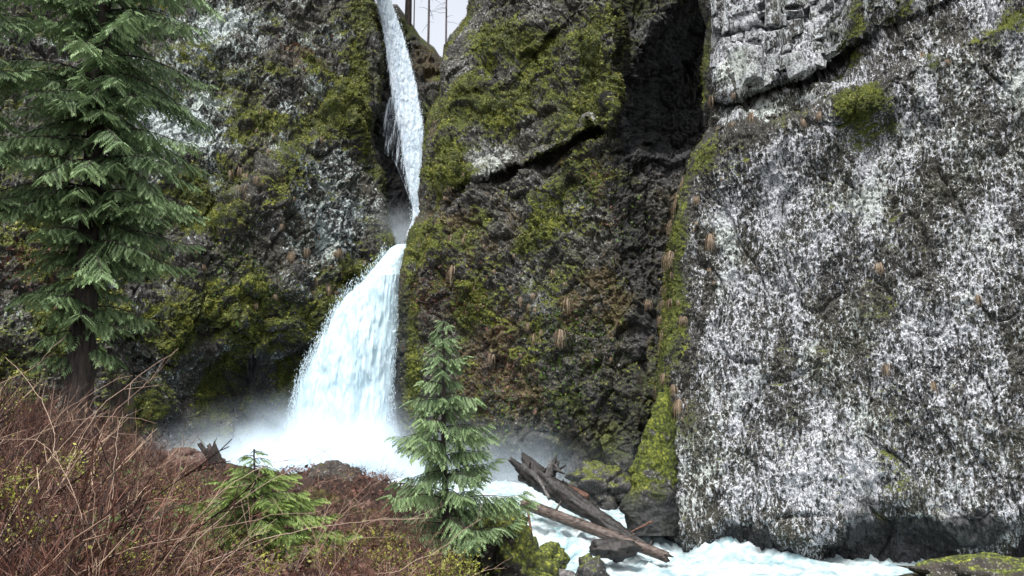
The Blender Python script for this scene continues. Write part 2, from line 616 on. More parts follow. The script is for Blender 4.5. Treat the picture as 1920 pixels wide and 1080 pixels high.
LY = {   # py -> Y along each rib
    -900: [(-420, 52), (0, 46), (300, 38), (600, 31), (960, 29)],
    -300: [(-420, 62), (0, 54), (300, 46), (600, 39), (960, 36)],
    0: [(-420, 70), (0, 60), (300, 52), (600, 46), (800, 44), (960, 44)],
    180: [(-420, 75), (0, 64), (300, 56), (600, 50), (800, 48), (960, 48)],
    300: [(-420, 80), (0, 67), (300, 59), (600, 53.5), (680, 53.5), (800, 54), (960, 54)],
    420: [(-420, 82), (0, 70), (150, 66), (300, 62), (600, 56), (650, 57), (720, 58.5), (800, 57), (960, 57)],
    540: [(-420, 84), (0, 74), (120, 70), (300, 64.5), (520, 60), (640, 59.5), (700, 61.5), (800, 60.5), (960, 60)],
    640: [(-420, 86), (0, 77), (250, 68), (440, 64.5), (480, 65), (600, 63.8), (700, 63.6), (800, 63.4), (960, 63)],
}
ribs = []
for i, (x, ys) in enumerate(LY.items()):
    ribs.append((x, [(py, x, Y) for py, Y in ys]))
edgeY = [(-420, 86), (0, 78.5), (200, 74), (300, 71.5), (440, 67.5), (470, 66.5), (600, 65), (800, 64), (960, 64)]
ribs.append((710, [(py, le(py, -8), Y) for py, Y in edgeY] + [(py, le(py, -8), np.interp(py, *zip(*edgeY))) for py, _ in LE]))
ribs.append((724, [(py, le(py, -4) + (6 if py > 500 else 0), np.interp(py, *zip(*edgeY)) + 2.5) for py, _ in LE]))
ribs.append((740, [(py, le(py, -14) + (78 if py > 500 else 0), np.interp(py, *zip(*edgeY)) + (9 if py < 470 else 1.5)) for py, _ in LE]))
ribs.append((760, [(py, le(py, -26) + (142 if py > 500 else 0), np.interp(py, *zip(*edgeY)) + (24 if py < 470 else 2.0)) for py, _ in LE]))


def left_detail(px, py, X):
    d = np.zeros_like(px)
    # ledges that step out
    s = below(px, py, [(330, 470), (430, 390), (520, 300), (620, 215), (700, 195)])
    d += 1.6 * np.exp(-((s - 0) / 30) ** 2) * 0 - 1.6 * sstep(-15, 25, s) * (1 - sstep(25, 170, s)) * span(px, 340, 690, 40)
    s = below(px, py, [(300, 90), (440, 60), (560, 120), (700, 190)])
    d += -1.3 * sstep(-12, 15, s) * (1 - sstep(15, 110, s)) * span(px, 300, 690, 40)
    s = below(px, py, [(200, 560), (420, 520), (560, 520), (660, 540)])
    d += -0.7 * sstep(-15, 30, s) * (1 - sstep(30, 130, s)) * span(px, 200, 640, 40)
    # hollow at the foot, with slanting ribs
    s = below(px, py, [(200, 660), (330, 650), (440, 665), (560, 650), (640, 620)])
    d += 1.1 * sstep(-10, 30, s) * (1 - sstep(130, 230, s)) * span(px, 240, 600, 40)
    w = np.sin((px + 0.8 * py) / 26.0 + 1.4 * np.sin(py / 70.0))
    d += -0.9 * np.clip(w, 0, 1) * sstep(600, 680, py) * span(px, 240, 600, 30)
    return d


def left_mask(px, py, up, na, nb, ns):
    moss = 0.36 + 0.66 * na + 0.40 * up
    for cx, cy, rx, ry, an, s in [(560, 210, 150, 45, -28, .35), (490, 330, 110, 60, -35, .35), (430, 110, 40, 100, 10, .2), (600, 40, 60, 40, 0, .15),
                                  (440, 480, 60, 90, 0, .3), (390, 600, 150, 60, -10, .35), (590, 600, 35, 110, 33, .55), (540, 730, 40, 90, 15, .5),
                                  (300, 730, 25, 110, 30, .5), (400, 720, 20, 100, 35, .45), (690, 110, 25, 130, -5, .2), (60, 600, 140, 120, 0, .3)]:
        moss += s * blob(px, py, cx, cy, rx, ry, an)
    lich = 0.12 + 0.5 * nb
    for cx, cy, rx, ry, an, s in [(610, 330, 70, 75, 20, .6), (350, 160, 90, 130, 0, .6), (310, 260, 70, 60, 0, .55), (420, 40, 60, 55, 0, .6),
                                  (600, 170, 50, 40, 0, .35), (510, 200, 40, 60, 0, .3), (600, 470, 60, 60, 0, .5), (560, 60, 90, 40, 0, .3),
                                  (660, 410, 40, 60, 0, .45), (390, 330, 25, 60, 0, .4)]:
        lich += s * blob(px, py, cx, cy, rx, ry, an)
        moss -= 0.35 * s * blob(px, py, cx, cy, rx, ry, an)
    tan = 0.14 + 0.35 * nb
    for cx, cy, rx, ry, an, s in [(500, 350, 60, 45, -20, .4), (560, 110, 70, 25, 20, .5), (640, 510, 60, 60, 0, .3), (420, 440, 80, 40, 0, .3),
                                  (60, 500, 60, 60, 0, .5)]:
        tan += s * blob(px, py, cx, cy, rx, ry, an)
    wet = 0.75 * blob(px, py, 440, 725, 150, 55, -25) + 0.8 * blob(px, py, 580, 790, 70, 60, 0) + 0.7 * blob(px, py, 730, 330, 22, 140, -8)
    wet += 0.55 * blob(px, py, 700, 120, 16, 150, 0)
    wet = wet - 0.9 * (blob(px, py, 300, 730, 25, 110, 30) + blob(px, py, 400, 720, 20, 100, 35) + blob(px, py, 545, 720, 30, 90, 15))
    return moss, lich, tan, wet


cliff("cliff_left", ribs, 700, 780, left_detail, {'mask': left_mask}, M['left'], 100, 0.9, (-40, 770), (0.10, 4.0), 0.5, 0.5,
      calm=lambda px, py: 0.25 + 0.75 * (1 - sstep(0, 60, px - le(py, -60)) * (0.6 + 0.4 * sstep(450, 500, py))))

# ---- rock of the gully behind the upper fall
SK = [(640, 40), (700, 10), (745, 12), (760, 32), (775, 52), (788, 72), (800, 82), (814, 92), (824, 108), (836, 116), (860, 120), (900, 110)]


def gully_ribs():
    out = []
    for x in (640, 690, 720, 750, 775, 800, 820, 840, 870, 900):
        top = float(np.interp(x, *zip(*SK)))
        cup = 2.5 * math.exp(-((x - 765) / 45) ** 2)
        out.append((x, [(-420, x + (30 if x > 800 else 0), 150)] + [(py, x, Y + (cup if py > 130 else 0.5 * cup)) for py, Y in
                        ((top, 96), (top + 30, 93), (200, 86), (300, 82), (400, 78), (470, 74), (540, 69))]))
    return out


def gully(name):
    nu, nv = 260, 420
    rb = gully_ribs()
    us = [r[0] for r in rb]
    px = np.linspace(640, 900, nu)
    top = np.interp(px, *zip(*SK))
    f = np.linspace(0, 1, nv)
    py = top[:, None] + (545 - top[:, None]) * f[None]
    Y = np.zeros((nu, nv))
    for j in range(nv):
        col = [np.interp(np.interp(us[i], px, py[:, j]), [p[0] for p in rb[i][1]], [p[2] for p in rb[i][1]]) for i in range(len(rb))]
        Y[:, j] = np.interp(px, us, col)
    Y = blur(Y, 6)
    pxx = np.broadcast_to(px[:, None], (nu, nv))
    X = P(pxx, py, Y)
    N = normals(X)
    N = -N if N[..., 1].mean() > 0 else N
    p = X.reshape(-1, 3)
    d = 0.9 * fbm(p * 0.25, 4, 400, 0.55) + 0.45 * fbm(p * 1.2, 3, 410, 0.6, True)
    f1, f2, cid = worley(p * np.array([0.6, 0.6, 0.35]), 420)
    d += 0.7 * (cid - 0.5) - 0.3 * np.exp(-((f2 - f1) / 0.1) ** 2)
    d = d.reshape(nu, nv) * sstep(0, 0.06, f)[None]
    X = X + N * d[..., None]
    up = normals(X)
    up = (up if up[..., 1].mean() < 0 else -up)[..., 2]
    na = fbm(p * 0.2, 4, 430).reshape(nu, nv)
    moss = 0.25 + 0.5 * na + 0.3 * up + 0.4 * blob(pxx, py, 805, 225, 20, 40) + 0.3 * blob(pxx, py, 765, 50, 25, 30)
    tan = 0.3 + 0.5 * na + 0.5 * blob(pxx, py, 800, 120, 40, 30, 40) + 0.4 * blob(pxx, py, 730, 430, 40, 30)
    wet = 0.75 * blob(pxx, py, 740, 340, 40, 150) + 0.3
    mask = np.stack([np.clip(c, 0, 1) * np.ones((nu, nv)) for c in (moss, 0.12 + 0.2 * na, tan, wet)], -1)
    # the slope runs back as open ground behind its crest
    back = P(px, top - 4, np.full(nu, 170.0))
    verts = np.concatenate([X.reshape(-1, 3), back])
    mask = np.concatenate([mask.reshape(-1, 4), np.tile([[0.3, 0, 0.5, 0]], (nu, 1))])
    i = np.arange(nu - 1)
    b0 = nu * nv
    fb = np.stack([i * nv, b0 + i, b0 + i + 1, (i + 1) * nv], -1)
    o = link(name, make_mesh(name, verts, np.concatenate([grid_faces(nu, nv), fb]), M['mid'], True, {"mask": mask}))
    tag(o, kind='structure')


gully("gully_cliff")

# ---- middle cliff
ME = [(-420, 905), (0, 884), (30, 880), (60, 858), (85, 842), (110, 834), (180, 829), (215, 808), (240, 803), (300, 798), (350, 793), (400, 792), (430, 776),
      (470, 765), (500, 754), (560, 752), (640, 750), (700, 748), (800, 742), (960, 736)]
mY = [(-420, 74), (0, 67), (200, 64), (400, 61.5), (460, 59.5), (500, 58.6), (800, 58), (960, 58)]


def me_(py, d=0):
    return float(np.interp(py, *zip(*ME))) + d


def mYf(py):
    return float(np.interp(py, *zip(*mY)))


ribs = [
    (700, [(py, me_(py, -4), mYf(py) + 34) for py, _ in ME]),
    (722, [(py, me_(py, 2), mYf(py) + 9) for py, _ in ME]),
    (738, [(py, me_(py, -1), mYf(py) + 2.2) for py, _ in ME]),
    (756, [(py, me_(py, 8), mYf(py) + 0.2) for py, _ in ME]),
    (850, [(py, max(me_(py, 60), 850), Y) for py, Y in [(-420, 71), (0, 64), (200, 61), (330, 58.5), (500, 57), (700, 56), (960, 55.5)]]),
    (1000, [(py, 1000, Y) for py, Y in [(-420, 67), (0, 60), (300, 55), (600, 53), (960, 52)]]),
    (1150, [(py, 1150, Y) for py, Y in [(-420, 62), (0, 56), (245, 52), (600, 50.5), (960, 49.5)]]),
    (1240, [(py, 1240, Y) for py, Y in [(-420, 62), (0, 56), (285, 53), (600, 49.5), (960, 48)]]),
    (1400, [(py, 1400, Y) for py, Y in [(-420, 60), (0, 54), (285, 52), (600, 48), (960, 46)]]),
]
L1 = [(780, 360), (850, 345), (905, 332), (1000, 300), (1060, 272), (1105, 236), (1160, 246)]
CAVE = ([-420, -60, -30, 0, 50, 100, 160, 245, 300], [1480, 1380, 1325, 1290, 1240, 1215, 1175, 1160, 1160])


def mid_detail(px, py, X):
    d = np.zeros_like(px)
    s = below(px, py, L1)
    win = span(px, 845, 1160, 18)
    d += win * ((0.6 + 0.5 * sstep(1000, 1090, px)) * sstep(-2, 4, s) * (1 - sstep(6, 24, s)) + 0.35 * sstep(-2, 5, s) * (1 - sstep(30, 160, s)) - 0.35 * sstep(-70, -10, s) * (1 - sstep(-4, 3, s)))
    # second seam higher up
    s2 = below(px, py, [(840, 210), (900, 165), (960, 150), (1030, 60), (1080, 20), (1150, -40)])
    d += span(px, 860, 1120, 25) * (0.45 * sstep(-5, 14, s2) * (1 - sstep(14, 60, s2)))
    # buttress edge beside the cave
    d += -1.6 * np.exp(-((px - 1142) / 16) ** 2) * (1 - sstep(225, 255, py))
    # cave
    cx = np.interp(py, *CAVE)
    c = sstep(-25, 95, px - cx) * (1 - sstep(288, 289.5, py + 5 * np.sin(px / 17) + 3 * np.sin(px / 7)))
    d += 9.5 * c
    d += 3.6 * sstep(1150, 1185, px) * (1 - sstep(288, 289.5, py + 5 * np.sin(px / 17) + 3 * np.sin(px / 7)))
    # undercut foot
    d += 1.5 * sstep(760, 900, py) * span(px, 900, 1200, 60)
    # rib running down to the foot, right
    s3 = px - np.interp(py, [560, 640, 760, 880], [1235, 1222, 1200, 1180])
    d += -0.9 * np.exp(-(s3 / 24) ** 2) * sstep(560, 640, py)
    return d


def mid_mask(px, py, up, na, nb, ns):
    above = 1 - sstep(-10, 10, below(px, py, L1))
    moss = 0.25 + 0.62 * na + 0.36 * up + 0.18 * above
    for cx, cy, rx, ry, an, s in [(1100, 140, 30, 120, 10, .5), (1150, 160, 16, 100, 5, .4), (960, 200, 120, 60, -25, .28), (840, 300, 45, 50, 0, .45),
                                  (985, 450, 60, 22, -38, .75), (830, 480, 60, 60, 0, .35), (890, 590, 30, 60, 20, .55), (770, 620, 22, 120, 2, .7),
                                  (780, 760, 30, 60, 0, .4), (1150, 870, 60, 60, 0, .2), (860, 330, 20, 60, 0, .2), (1190, 330, 40, 30, 0, .25),
                                  (1010, 610, 50, 30, 0, .15)]:
        moss += s * blob(px, py, cx, cy, rx, ry, an)
    lich = 0.18 + 0.5 * nb
    for cx, cy, rx, ry, an, s in [(910, 300, 45, 38, -10, .7), (1060, 390, 50, 60, 0, .45), (900, 130, 60, 40, -30, .25), (1010, 570, 60, 80, 0, .45),
                                  (1000, 380, 40, 20, 0, .25), (960, 700, 60, 60, 0, .22), (1260, 270, 16, 30, 0, .5), (1210, 520, 20, 80, 0, .3),
                                  (1190, 60, 50, 50, 0, .3), (930, 90, 50, 50, 0, .25)]:
        lich += s * blob(px, py, cx, cy, rx, ry, an)
    tan = 0.26 + 0.35 * nb + 0.12 * (1 - above)
    for cx, cy, rx, ry, an, s in [(860, 430, 80, 60, 0, .25), (1110, 330, 50, 30, 0, .35), (1130, 560, 90, 60, 0, .25), (930, 690, 60, 110, 0, .35),
                                  (1205, 720, 18, 90, 12, .7), (810, 240, 30, 30, 0, .4), (1060, 830, 90, 60, 0, .2)]:
        tan += s * blob(px, py, cx, cy, rx, ry, an)
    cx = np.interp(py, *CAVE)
    wet = 1.1 * sstep(-25, 30, px - cx) * (1 - sstep(290, 335, py)) + 0.5 * sstep(1145, 1165, px) * (1 - sstep(270, 330, py)) + 0.55 * blob(px, py, 1180, 420, 60, 120) + 0.55 * blob(px, py, 1100, 790, 130, 110)  # wet cave rock, with the shade of cave and recess painted in
    wet += 0.95 * blob(px, py, 752, 700, 14, 180, 3) + 0.6 * blob(px, py, 1215, 600, 40, 200, 4) + 0.75 * blob(px, py, 960, 870, 120, 50)
    wet += 0.5 * sstep(0, 6, below(px, py, L1)) * (1 - sstep(6, 26, below(px, py, L1)))  # darker band just below the seam
    return moss, lich, tan, wet


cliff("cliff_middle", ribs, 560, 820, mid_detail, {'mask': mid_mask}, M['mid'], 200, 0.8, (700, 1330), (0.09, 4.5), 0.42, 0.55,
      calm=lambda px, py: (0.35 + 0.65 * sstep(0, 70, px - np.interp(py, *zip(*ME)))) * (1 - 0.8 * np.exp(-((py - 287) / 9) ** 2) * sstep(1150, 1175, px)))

# ---- right wall
RE = [(-420, 1290), (0, 1312), (60, 1326), (120, 1318), (200, 1322), (240, 1330), (262, 1318), (300, 1296), (340, 1284), (420, 1264), (520, 1250), (600, 1240),
      (700, 1234), (800, 1232), (900, 1238), (1000, 1244), (1120, 1250)]
rY = [(-420, 44), (0, 41), (240, 40), (420, 39), (700, 38), (1000, 36.6), (1120, 36.6)]


def re_(py, d=0):
    return float(np.interp(py, *zip(*RE))) + d


def rYf(py):
    return float(np.interp(py, *zip(*rY)))


ribs = [
    (1180, [(py, re_(py, 30), rYf(py) + 16) for py, _ in RE]),
    (1205, [(py, re_(py, 8), rYf(py) + 5) for py, _ in RE]),
    (1224, [(py, re_(py, 2), rYf(py) + 1.2) for py, _ in RE]),
    (1245, [(py, re_(py, 12), rYf(py) + 0.1) for py, _ in RE]),
    (1340, [(py, max(1350, re_(py, 30)), Y) for py, Y in [(-420, 43), (0, 39.5), (240, 38.6), (600, 37), (1000, 35.2), (1120, 35.2)]]),
    (1500, [(py, 1500, Y) for py, Y in [(-420, 41.5), (0, 37.5), (240, 36.6), (600, 35), (1000, 33.4), (1120, 33.4)]]),
    (1700, [(py, 1700, Y) for py, Y in [(-420, 40), (0, 36), (240, 35), (600, 33.5), (1000, 32.2), (1120, 32.2)]]),
    (1920, [(py, 1920, Y) for py, Y in [(-420, 38.5), (0, 34), (240, 33), (600, 31.8), (1000, 30.8), (1120, 30.8)]]),
    (2300, [(py, 2300, Y) for py, Y in [(-420, 34), (0, 30), (600, 28), (1120, 27)]]),
    (2900, [(py, 2900, Y) for py, Y in [(-420, 26), (0, 23), (600, 21), (1120, 20)]]),
]
LA = [(1300, 205), (1345, 188), (1420, 168), (1500, 142), (1575, 104), (1600, 80), (1660, 48), (1760, 8), (1900, -60)]
LB = [(1300, 268), (1340, 258), (1450, 232), (1560, 190), (1640, 152), (1780, 82), (1920, 25), (2100, -60)]
LC = [(1300, 45), (1345, 55), (1400, 52), (1440, 28), (1480, 40), (1530, 8), (1600, -30)]


def right_detail(px, py, X):
    d = np.zeros_like(px)
    s = below(px, py, LA)
    w = span(px, 1340, 1640, 25)
    d += w * (0.95 * sstep(-3, 6, s) * (1 - sstep(14, 60, s)) - 0.35 * (1 - sstep(-3, 3, s)) * sstep(-160, -20, s))
    w2 = span(px, 1640, 1900, 30)
    d += w2 * 0.35 * sstep(-3, 6, s) * (1 - sstep(8, 40, s))
    s = below(px, py, LC)
    d += span(px, 1345, 1560, 15) * (0.6 * sstep(-3, 6, s) * (1 - sstep(12, 34, s)))
    s = below(px, py, LB)
    d += -0.75 * sstep(-6, 10, s) * (1 - sstep(10, 150, s)) * span(px, 1330, 1950, 30)
    # bulge carrying the yellow moss
    d += -0.9 * blob(px, py, 1620, 190, 60, 45)
    # undercut foot
    foot = np.interp(px, [1230, 1300, 1390, 1520, 1560, 1680, 1800, 1920], [985, 1000, 960, 1010, 985, 930, 985, 960])
    d += 1.7 * sstep(-10, 70, py - foot)
    return d


def right_mask(px, py, up, na, nb, ns):
    sB = below(px, py, LB)
    lich = 0.52 + 0.22 * nb + 0.30 * ns - 0.12 * np.clip(na, 0, 1)
    lich += 0.40 * blob(px, py, 1440, 95, 110, 85) + 0.12 * blob(px, py, 1500, 400, 150, 150) + 0.12 * blob(px, py, 1500, 850, 250, 120)
    edge = px - np.interp(py, *zip(*RE))
    lich -= 0.30 * (1 - sstep(15, 120, edge)) * sstep(250, 320, py) * (1 - sstep(700, 820, py))
    lich -= 0.55 * (1 - sstep(10, 32, edge))
    lich -= 0.38 * sstep(-25, 10, sB) * (1 - sstep(15, 55, sB)) * span(px, 1320, 1700, 40)
    lich -= 0.10 * blob(px, py, 1820, 400, 140, 120) + 0.16 * blob(px, py, 1780, 140, 90, 50) + 0.16 * blob(px, py, 1560, 640, 60, 120, 10)
    moss = 0.07 + 0.30 * na + 0.3 * up - 0.15 * ns
    for cx, cy, rx, ry, an, s in [(1622, 190, 55, 34, -15, 1.0), (1622, 250, 45, 55, 0, .85), (1745, 115, 18, 25, 0, .7), (1600, 80, 30, 60, 20, .5),
                                  (1318, 120, 14, 120, 0, .7), (1900, 40, 60, 40, -30, .45), (1240, 900, 22, 120, 0, .8), (1680, 230, 25, 50, 0, .4),
                                  (1400, 320, 60, 30, 0, .15), (1700, 970, 80, 40, 0, .25), (1700, 20, 80, 20, -20, .4), (1262, 520, 30, 200, 5, .45)]:
        moss += s * blob(px, py, cx, cy, rx, ry, an)
    moss += 0.24 * (1 - sstep(15, 120, edge)) * sstep(255, 300, py) * (1 - sstep(760, 860, py)) + 0.14 * sstep(-22, 6, sB) * (1 - sstep(20, 60, sB))
    tan = 0.10 + 0.30 * na
    tan += 0.16 * (1 - sstep(20, 110, edge)) * sstep(255, 300, py) * (1 - sstep(720, 820, py)) + 0.12 * (1 - sstep(20, 130, edge)) * sstep(255, 300, py)* (1 - sstep(820, 920, py))
    tan += 0.22 * sstep(-22, 6, sB) * (1 - sstep(20, 60, sB)) * span(px, 1320, 1930, 40)
    for cx, cy, rx, ry, an, s in [(1560, 620, 40, 90, 10, .15), (1700, 930, 70, 60, 0, .1), (1780, 830, 30, 60, 20, .15), (1340, 600, 50, 100, 0, .12)]:
        tan += s * blob(px, py, cx, cy, rx, ry, an)
    foot = np.interp(px, [1230, 1300, 1390, 1520, 1560, 1680, 1800, 1920], [960, 985, 950, 1000, 980, 930, 985, 965])
    wet = 1.1 * sstep(-20, 45, py - foot + 60 * nb)  # wet rock at the foot, the undercut's shade painted in with it
    wet += 0.7 * sstep(-2, 5, below(px, py, LA)) * (1 - sstep(12, 24, below(px, py, LA))) * span(px, 1340, 1640)  # darker band just below the ledge line
    return moss, lich, tan, wet


def right_push(px, py, X):
    q = X.reshape(-1, 3)
    a = fbm(q * np.array([1.1, 1.1, 0.35]), 4, 371, 0.6, True) * 0.16 + fbm(q * np.array([2.6, 2.6, 1.4]), 3, 381, 0.6) * 0.09
    c = np.abs(gnoise(q * np.array([0.45, 0.45, 0.22]), 391))
    a = a - 0.22 * np.exp(-(c / 0.03) ** 2)
    return a.reshape(px.shape) * (0.3 + 0.7 * sstep(0, 60, px - np.interp(py, *zip(*RE))))


cliff("cliff_right", ribs, 900, 820, right_detail,
      {'mask': right_mask, 'push': right_push, 'block': lambda px, py: 0.08 + 0.30 * (1 - sstep(-30, 40, below(px, py, LB)))}, M['right'], 300, 0.46, (1180, 1960), (0.065, 6.5), 0.62, 0.62, bz=0.42, warp=0.04, flat=lambda px, py: blob(px, py, 1450, 80, 150, 110),
      calm=lambda px, py: 0.5 + 0.5 * sstep(0, 60, px - np.interp(py, *zip(*RE))), pbot=1120)


# fractured columns of pale basalt under the rim of the right wall
def block_field():
    vs, fs, off, mks = [], [], 0, []
    xs = 1338.0
    r = np.random.default_rng(77)
    rr = SURF["cliff_right"]
    sel = (rr['py'] > -40) & (rr['py'] < 210) & (rr['px'] > 1320) & (rr['px'] < 1680)
    spx, spy, sX = rr['px'][sel][::7], rr['py'][sel][::7], rr['X'][sel][::7]
    while xs < 1720:
        w = r.choice([r.uniform(10, 18), r.uniform(18, 34), r.uniform(30, 44)], p=[0.45, 0.4, 0.15])
        lim = float(np.interp(xs + w / 2, *zip(*LA))) - r.uniform(2, 9)
        y = -75.0 + r.uniform(0, 30)
        lean = r.normal(0, 5)
        while y < lim - 12:
            h = min(r.choice([r.uniform(14, 30), r.uniform(30, 85)]), lim - y)
            cx, cy = xs + w / 2 + lean, y + h / 2
            k = np.argmin((spx - cx) ** 2 + (spy - max(cy, -38)) ** 2)
            Yc = sX[k][1] - r.choice([r.uniform(-0.22, 0.2), r.uniform(0.1, 0.65)])
            if r.random() < (0.86 if xs < 1560 else 0.45):
                c = P(cx, cy, Yc)
                sc = Yc / F
                hw, hh, dp = w * sc * 0.53, h * sc * 0.5, 0.55
                # six-sided prism, its top and bottom broken at a slant
                m = 6
                an = np.array([-2.75, -2.05, -1.1, -0.4, 0.7, 2.4]) + r.normal(0, 0.16, m)
                ring = np.stack([np.cos(an) * hw * 1.12, np.sin(an) * dp * r.uniform(0.7, 1.0), 0 * an], -1)
                sl = r.normal(0, 0.22, 4)
                top = ring * r.uniform(0.86, 1.0) + np.stack([0 * an, 0 * an, hh + ring[:, 0] * sl[0] + ring[:, 1] * (0.25 + sl[1])], -1)
                bot = ring * r.uniform(0.9, 1.05) + np.stack([0 * an, 0 * an, -hh + ring[:, 0] * sl[2] + ring[:, 1] * sl[3]], -1)
                yaw = r.normal(-0.1, 0.32)
                roll = r.normal(0, 0.07)
                Rz = np.array([[math.cos(yaw), -math.sin(yaw), 0], [math.sin(yaw), math.cos(yaw), 0], [0, 0, 1]])
                Rz = np.array([[math.cos(roll), 0, math.sin(roll)], [0, 1, 0], [-math.sin(roll), 0, math.cos(roll)]]) @ Rz
                v = np.concatenate([bot, top]) @ Rz.T + r.normal(0, 0.03, (12, 3)) + c + np.array([0, 0.25, 0])
                vs.append(v)
                mk_ = [max(0, r.normal(0.12, 0.16)) + 0.25 * (xs > 1560), r.uniform(0.55, 0.9), max(0, r.normal(0.05, 0.1)), max(0, r.normal(0, 0.12))]
                mks.append(np.tile([mk_], (12, 1)))
                for a in range(m):
                    b = (a + 1) % m
                    fs.append([off + a, off + b, off + m + b, off + m + a])
                fs.append([off + 6, off + 7, off + 8, off + 9])
                fs.append([off + 6, off + 9, off + 10, off + 11])
                fs.append([off + 3, off + 2, off + 1, off])
                fs.append([off + 5, off + 4, off + 3, off])
                off += 12
            y += h + r.uniform(0.5, 5)
        xs += w + r.uniform(-1.5, 2)
    v = np.concatenate(vs)
    mk = np.concatenate(mks)
    me = make_mesh("rock_columns", v, np.array(fs), M['block'], False, {"mask": mk})
    me.update()
    bm = bmesh.new()
    bm.from_mesh(me)
    bmesh.ops.bevel(bm, geom=list(bm.edges), offset=0.022, segments=1, affect='EDGES')
    bmesh.ops.recalc_face_normals(bm, faces=list(bm.faces))
    bm.to_mesh(me)
    bm.free()
    tag(link("rock_columns", me), kind='structure')


M['block'] = rock_material("pale_basalt", 4.2, ((0.13, 0.135, 0.14), (0.38, 0.40, 0.41)), 0.5, 0.6)
block_field()

# ------------------------------------------------------------------ ground and river
def shore(Y):
    return np.interp(Y, [-30, 0, 20, 30, 40, 46, 52, 60, 75], [10, 6, 2.2, 0.7, 0.3, -8, -18, -24, -26])


def water_z(Y, X=0):
    return np.interp(Y, [-100, 15, 22, 30, 34.6, 36.2, 39, 45, 62, 100], [-9.0, -7.3, -7.0, -6.75, -6.5, -6.0, -5.8, -5.45, -5.2, -5.2])


def ground_z(X, Y):
    d = shore(Y) - X
    top = np.interp(Y, [-60, 0, 4, 8, 12, 16, 20, 30, 45, 80], [-1.6, -1.6, -1.6, -1.75, -1.9, -1.75, -2.3, -3.6, -4.8, -5])
    top = top + np.clip((-X - 5) * 0.10, 0, 1.6)
    bed = water_z(Y) - 1.3
    z = bed + (top - bed) * sstep(-0.5, 4.5, d)
    # mound of rock and soil on the crest of the bank
    z = z + 0.45 * np.exp(-(((X + 3.6) / 1.6) ** 2 + ((Y - 16) / 1.6) ** 2)) + 0.35 * np.exp(-(((X + 6.6) / 1.5) ** 2 + ((Y - 17) / 1.5) ** 2))
    z = z - 0.95 * np.exp(-(((X + 0.2) / 1.7) ** 2 + ((Y - 13.5) / 4.5) ** 2))
    return z


def ground_at(x, y):
    return float(ground_z(np.array([x]), np.array([y]))[0])


s = np.linspace(-1, 1, 420)
gx = 30 * s + 600 * s ** 7
s2 = np.linspace(-0.75, 1, 420)
gy = 12 + 34 * s2 + 700 * np.sign(s2) * np.abs(s2) ** 7
GX, GY = np.meshgrid(gx, gy, indexing='ij')
GZ = ground_z(GX, GY)
pp = np.stack([GX, GY, np.zeros_like(GX)], -1).reshape(-1, 3)
GZ = GZ + (0.16 * fbm(pp * 0.6, 4, 51) + 0.06 * fbm(pp * 3.0, 3, 52)).reshape(GX.shape)
t = NT("leaf_litter_ground")
v = t.coord()
n = t.noise(v, 5.0, 8, 0.7)
n2 = t.noise(v, 0.6, 5, 0.6)
gc = t.ramp(n, [(0.3, (0.006, 0.004, 0.003)), (0.5, (0.022, 0.012, 0.009)), (0.7, (0.065, 0.038, 0.028))])
gc = t.mix(t.math('MULTIPLY', t.sstep(n2, 0.54, 0.64), 0.7), gc, t.ramp(n, [(0.35, (0.012, 0.013, 0.003)), (0.65, (0.10, 0.10, 0.018))]))
M['ground'] = t.finish(gc, 0.95, t.bump(n, 1.0, 0.06))
o = link("ground", make_mesh("ground", np.stack([GX, GY, GZ], -1).reshape(-1, 3), grid_faces(420, 420), M['ground'], True))
tag(o, kind='structure')

nx, ny = 560, 620
rx = np.linspace(-34, 46, nx)
ry = np.linspace(14, 70, ny)
RX, RYY = np.meshgrid(rx, ry, indexing='ij')
wav = 0.6 * (RX - 8) * 0.12
RZ = water_z(RYY + 1.1 * np.sin(RX * 0.7) + 0.5 * np.sin(RX * 2.1 + 1))
pp = np.stack([RX, RYY, RZ], -1).reshape(-1, 3)
turb = 0.24 * fbm(pp * np.array([0.8, 0.55, 1]), 4, 61, 0.55, True) + 0.10 * fbm(pp * np.array([2.4, 1.6, 1]), 3, 62, 0.6)
RZ = RZ + turb.reshape(nx, ny) * (0.7 + 0.9 * np.exp(-((RYY - 35.5) / 1.8) ** 2) + 0.6 * sstep(50, 60, RYY))
RZ = RZ + 0.05 * fbm(pp * np.array([7, 5, 1]), 2, 63).reshape(nx, ny)
o = link("river_water", make_mesh("river_water", np.stack([RX, RYY, RZ], -1).reshape(-1, 3), grid_faces(nx, ny), M['river'], True,
                                  uv=np.stack([RX, RYY], -1).reshape(-1, 2)))
tag(o, kind='structure')


# ------------------------------------------------------------------ waterfalls
def drops(centres, length, width, dirs):
    """Elongated drops of water: small double pyramids."""
    n = len(centres)
    dirs = dirs / (np.linalg.norm(dirs, axis=1, keepdims=True) + 1e-9)
    a = np.cross(dirs, rng.normal(size=(n, 3)))
    a /= np.linalg.norm(a, axis=1, keepdims=True) + 1e-9
    b = np.cross(dirs, a)
    vs = np.zeros((n, 5, 3))
    vs[:, 0] = centres + dirs * length[:, None] * 0.5
    vs[:, 1] = centres - dirs * length[:, None] * 0.5
    for k in range(3):
        an = k * 2.0944
        vs[:, 2 + k] = centres + (a * math.cos(an) + b * math.sin(an)) * width[:, None]
    i = np.arange(n)[:, None] * 5
    f = np.concatenate([i + np.array([[0, 2, 3]]), i + np.array([[0, 3, 4]]), i + np.array([[0, 4, 2]]),
                        i + np.array([[1, 3, 2]]), i + np.array([[1, 4, 3]]), i + np.array([[1, 2, 4]])])
    return vs.reshape(-1, 3), f


def forward(rows, d):
    return [(a, b, c, e - d * float(sstep(455, 520, a))) for a, b, c, e in rows]


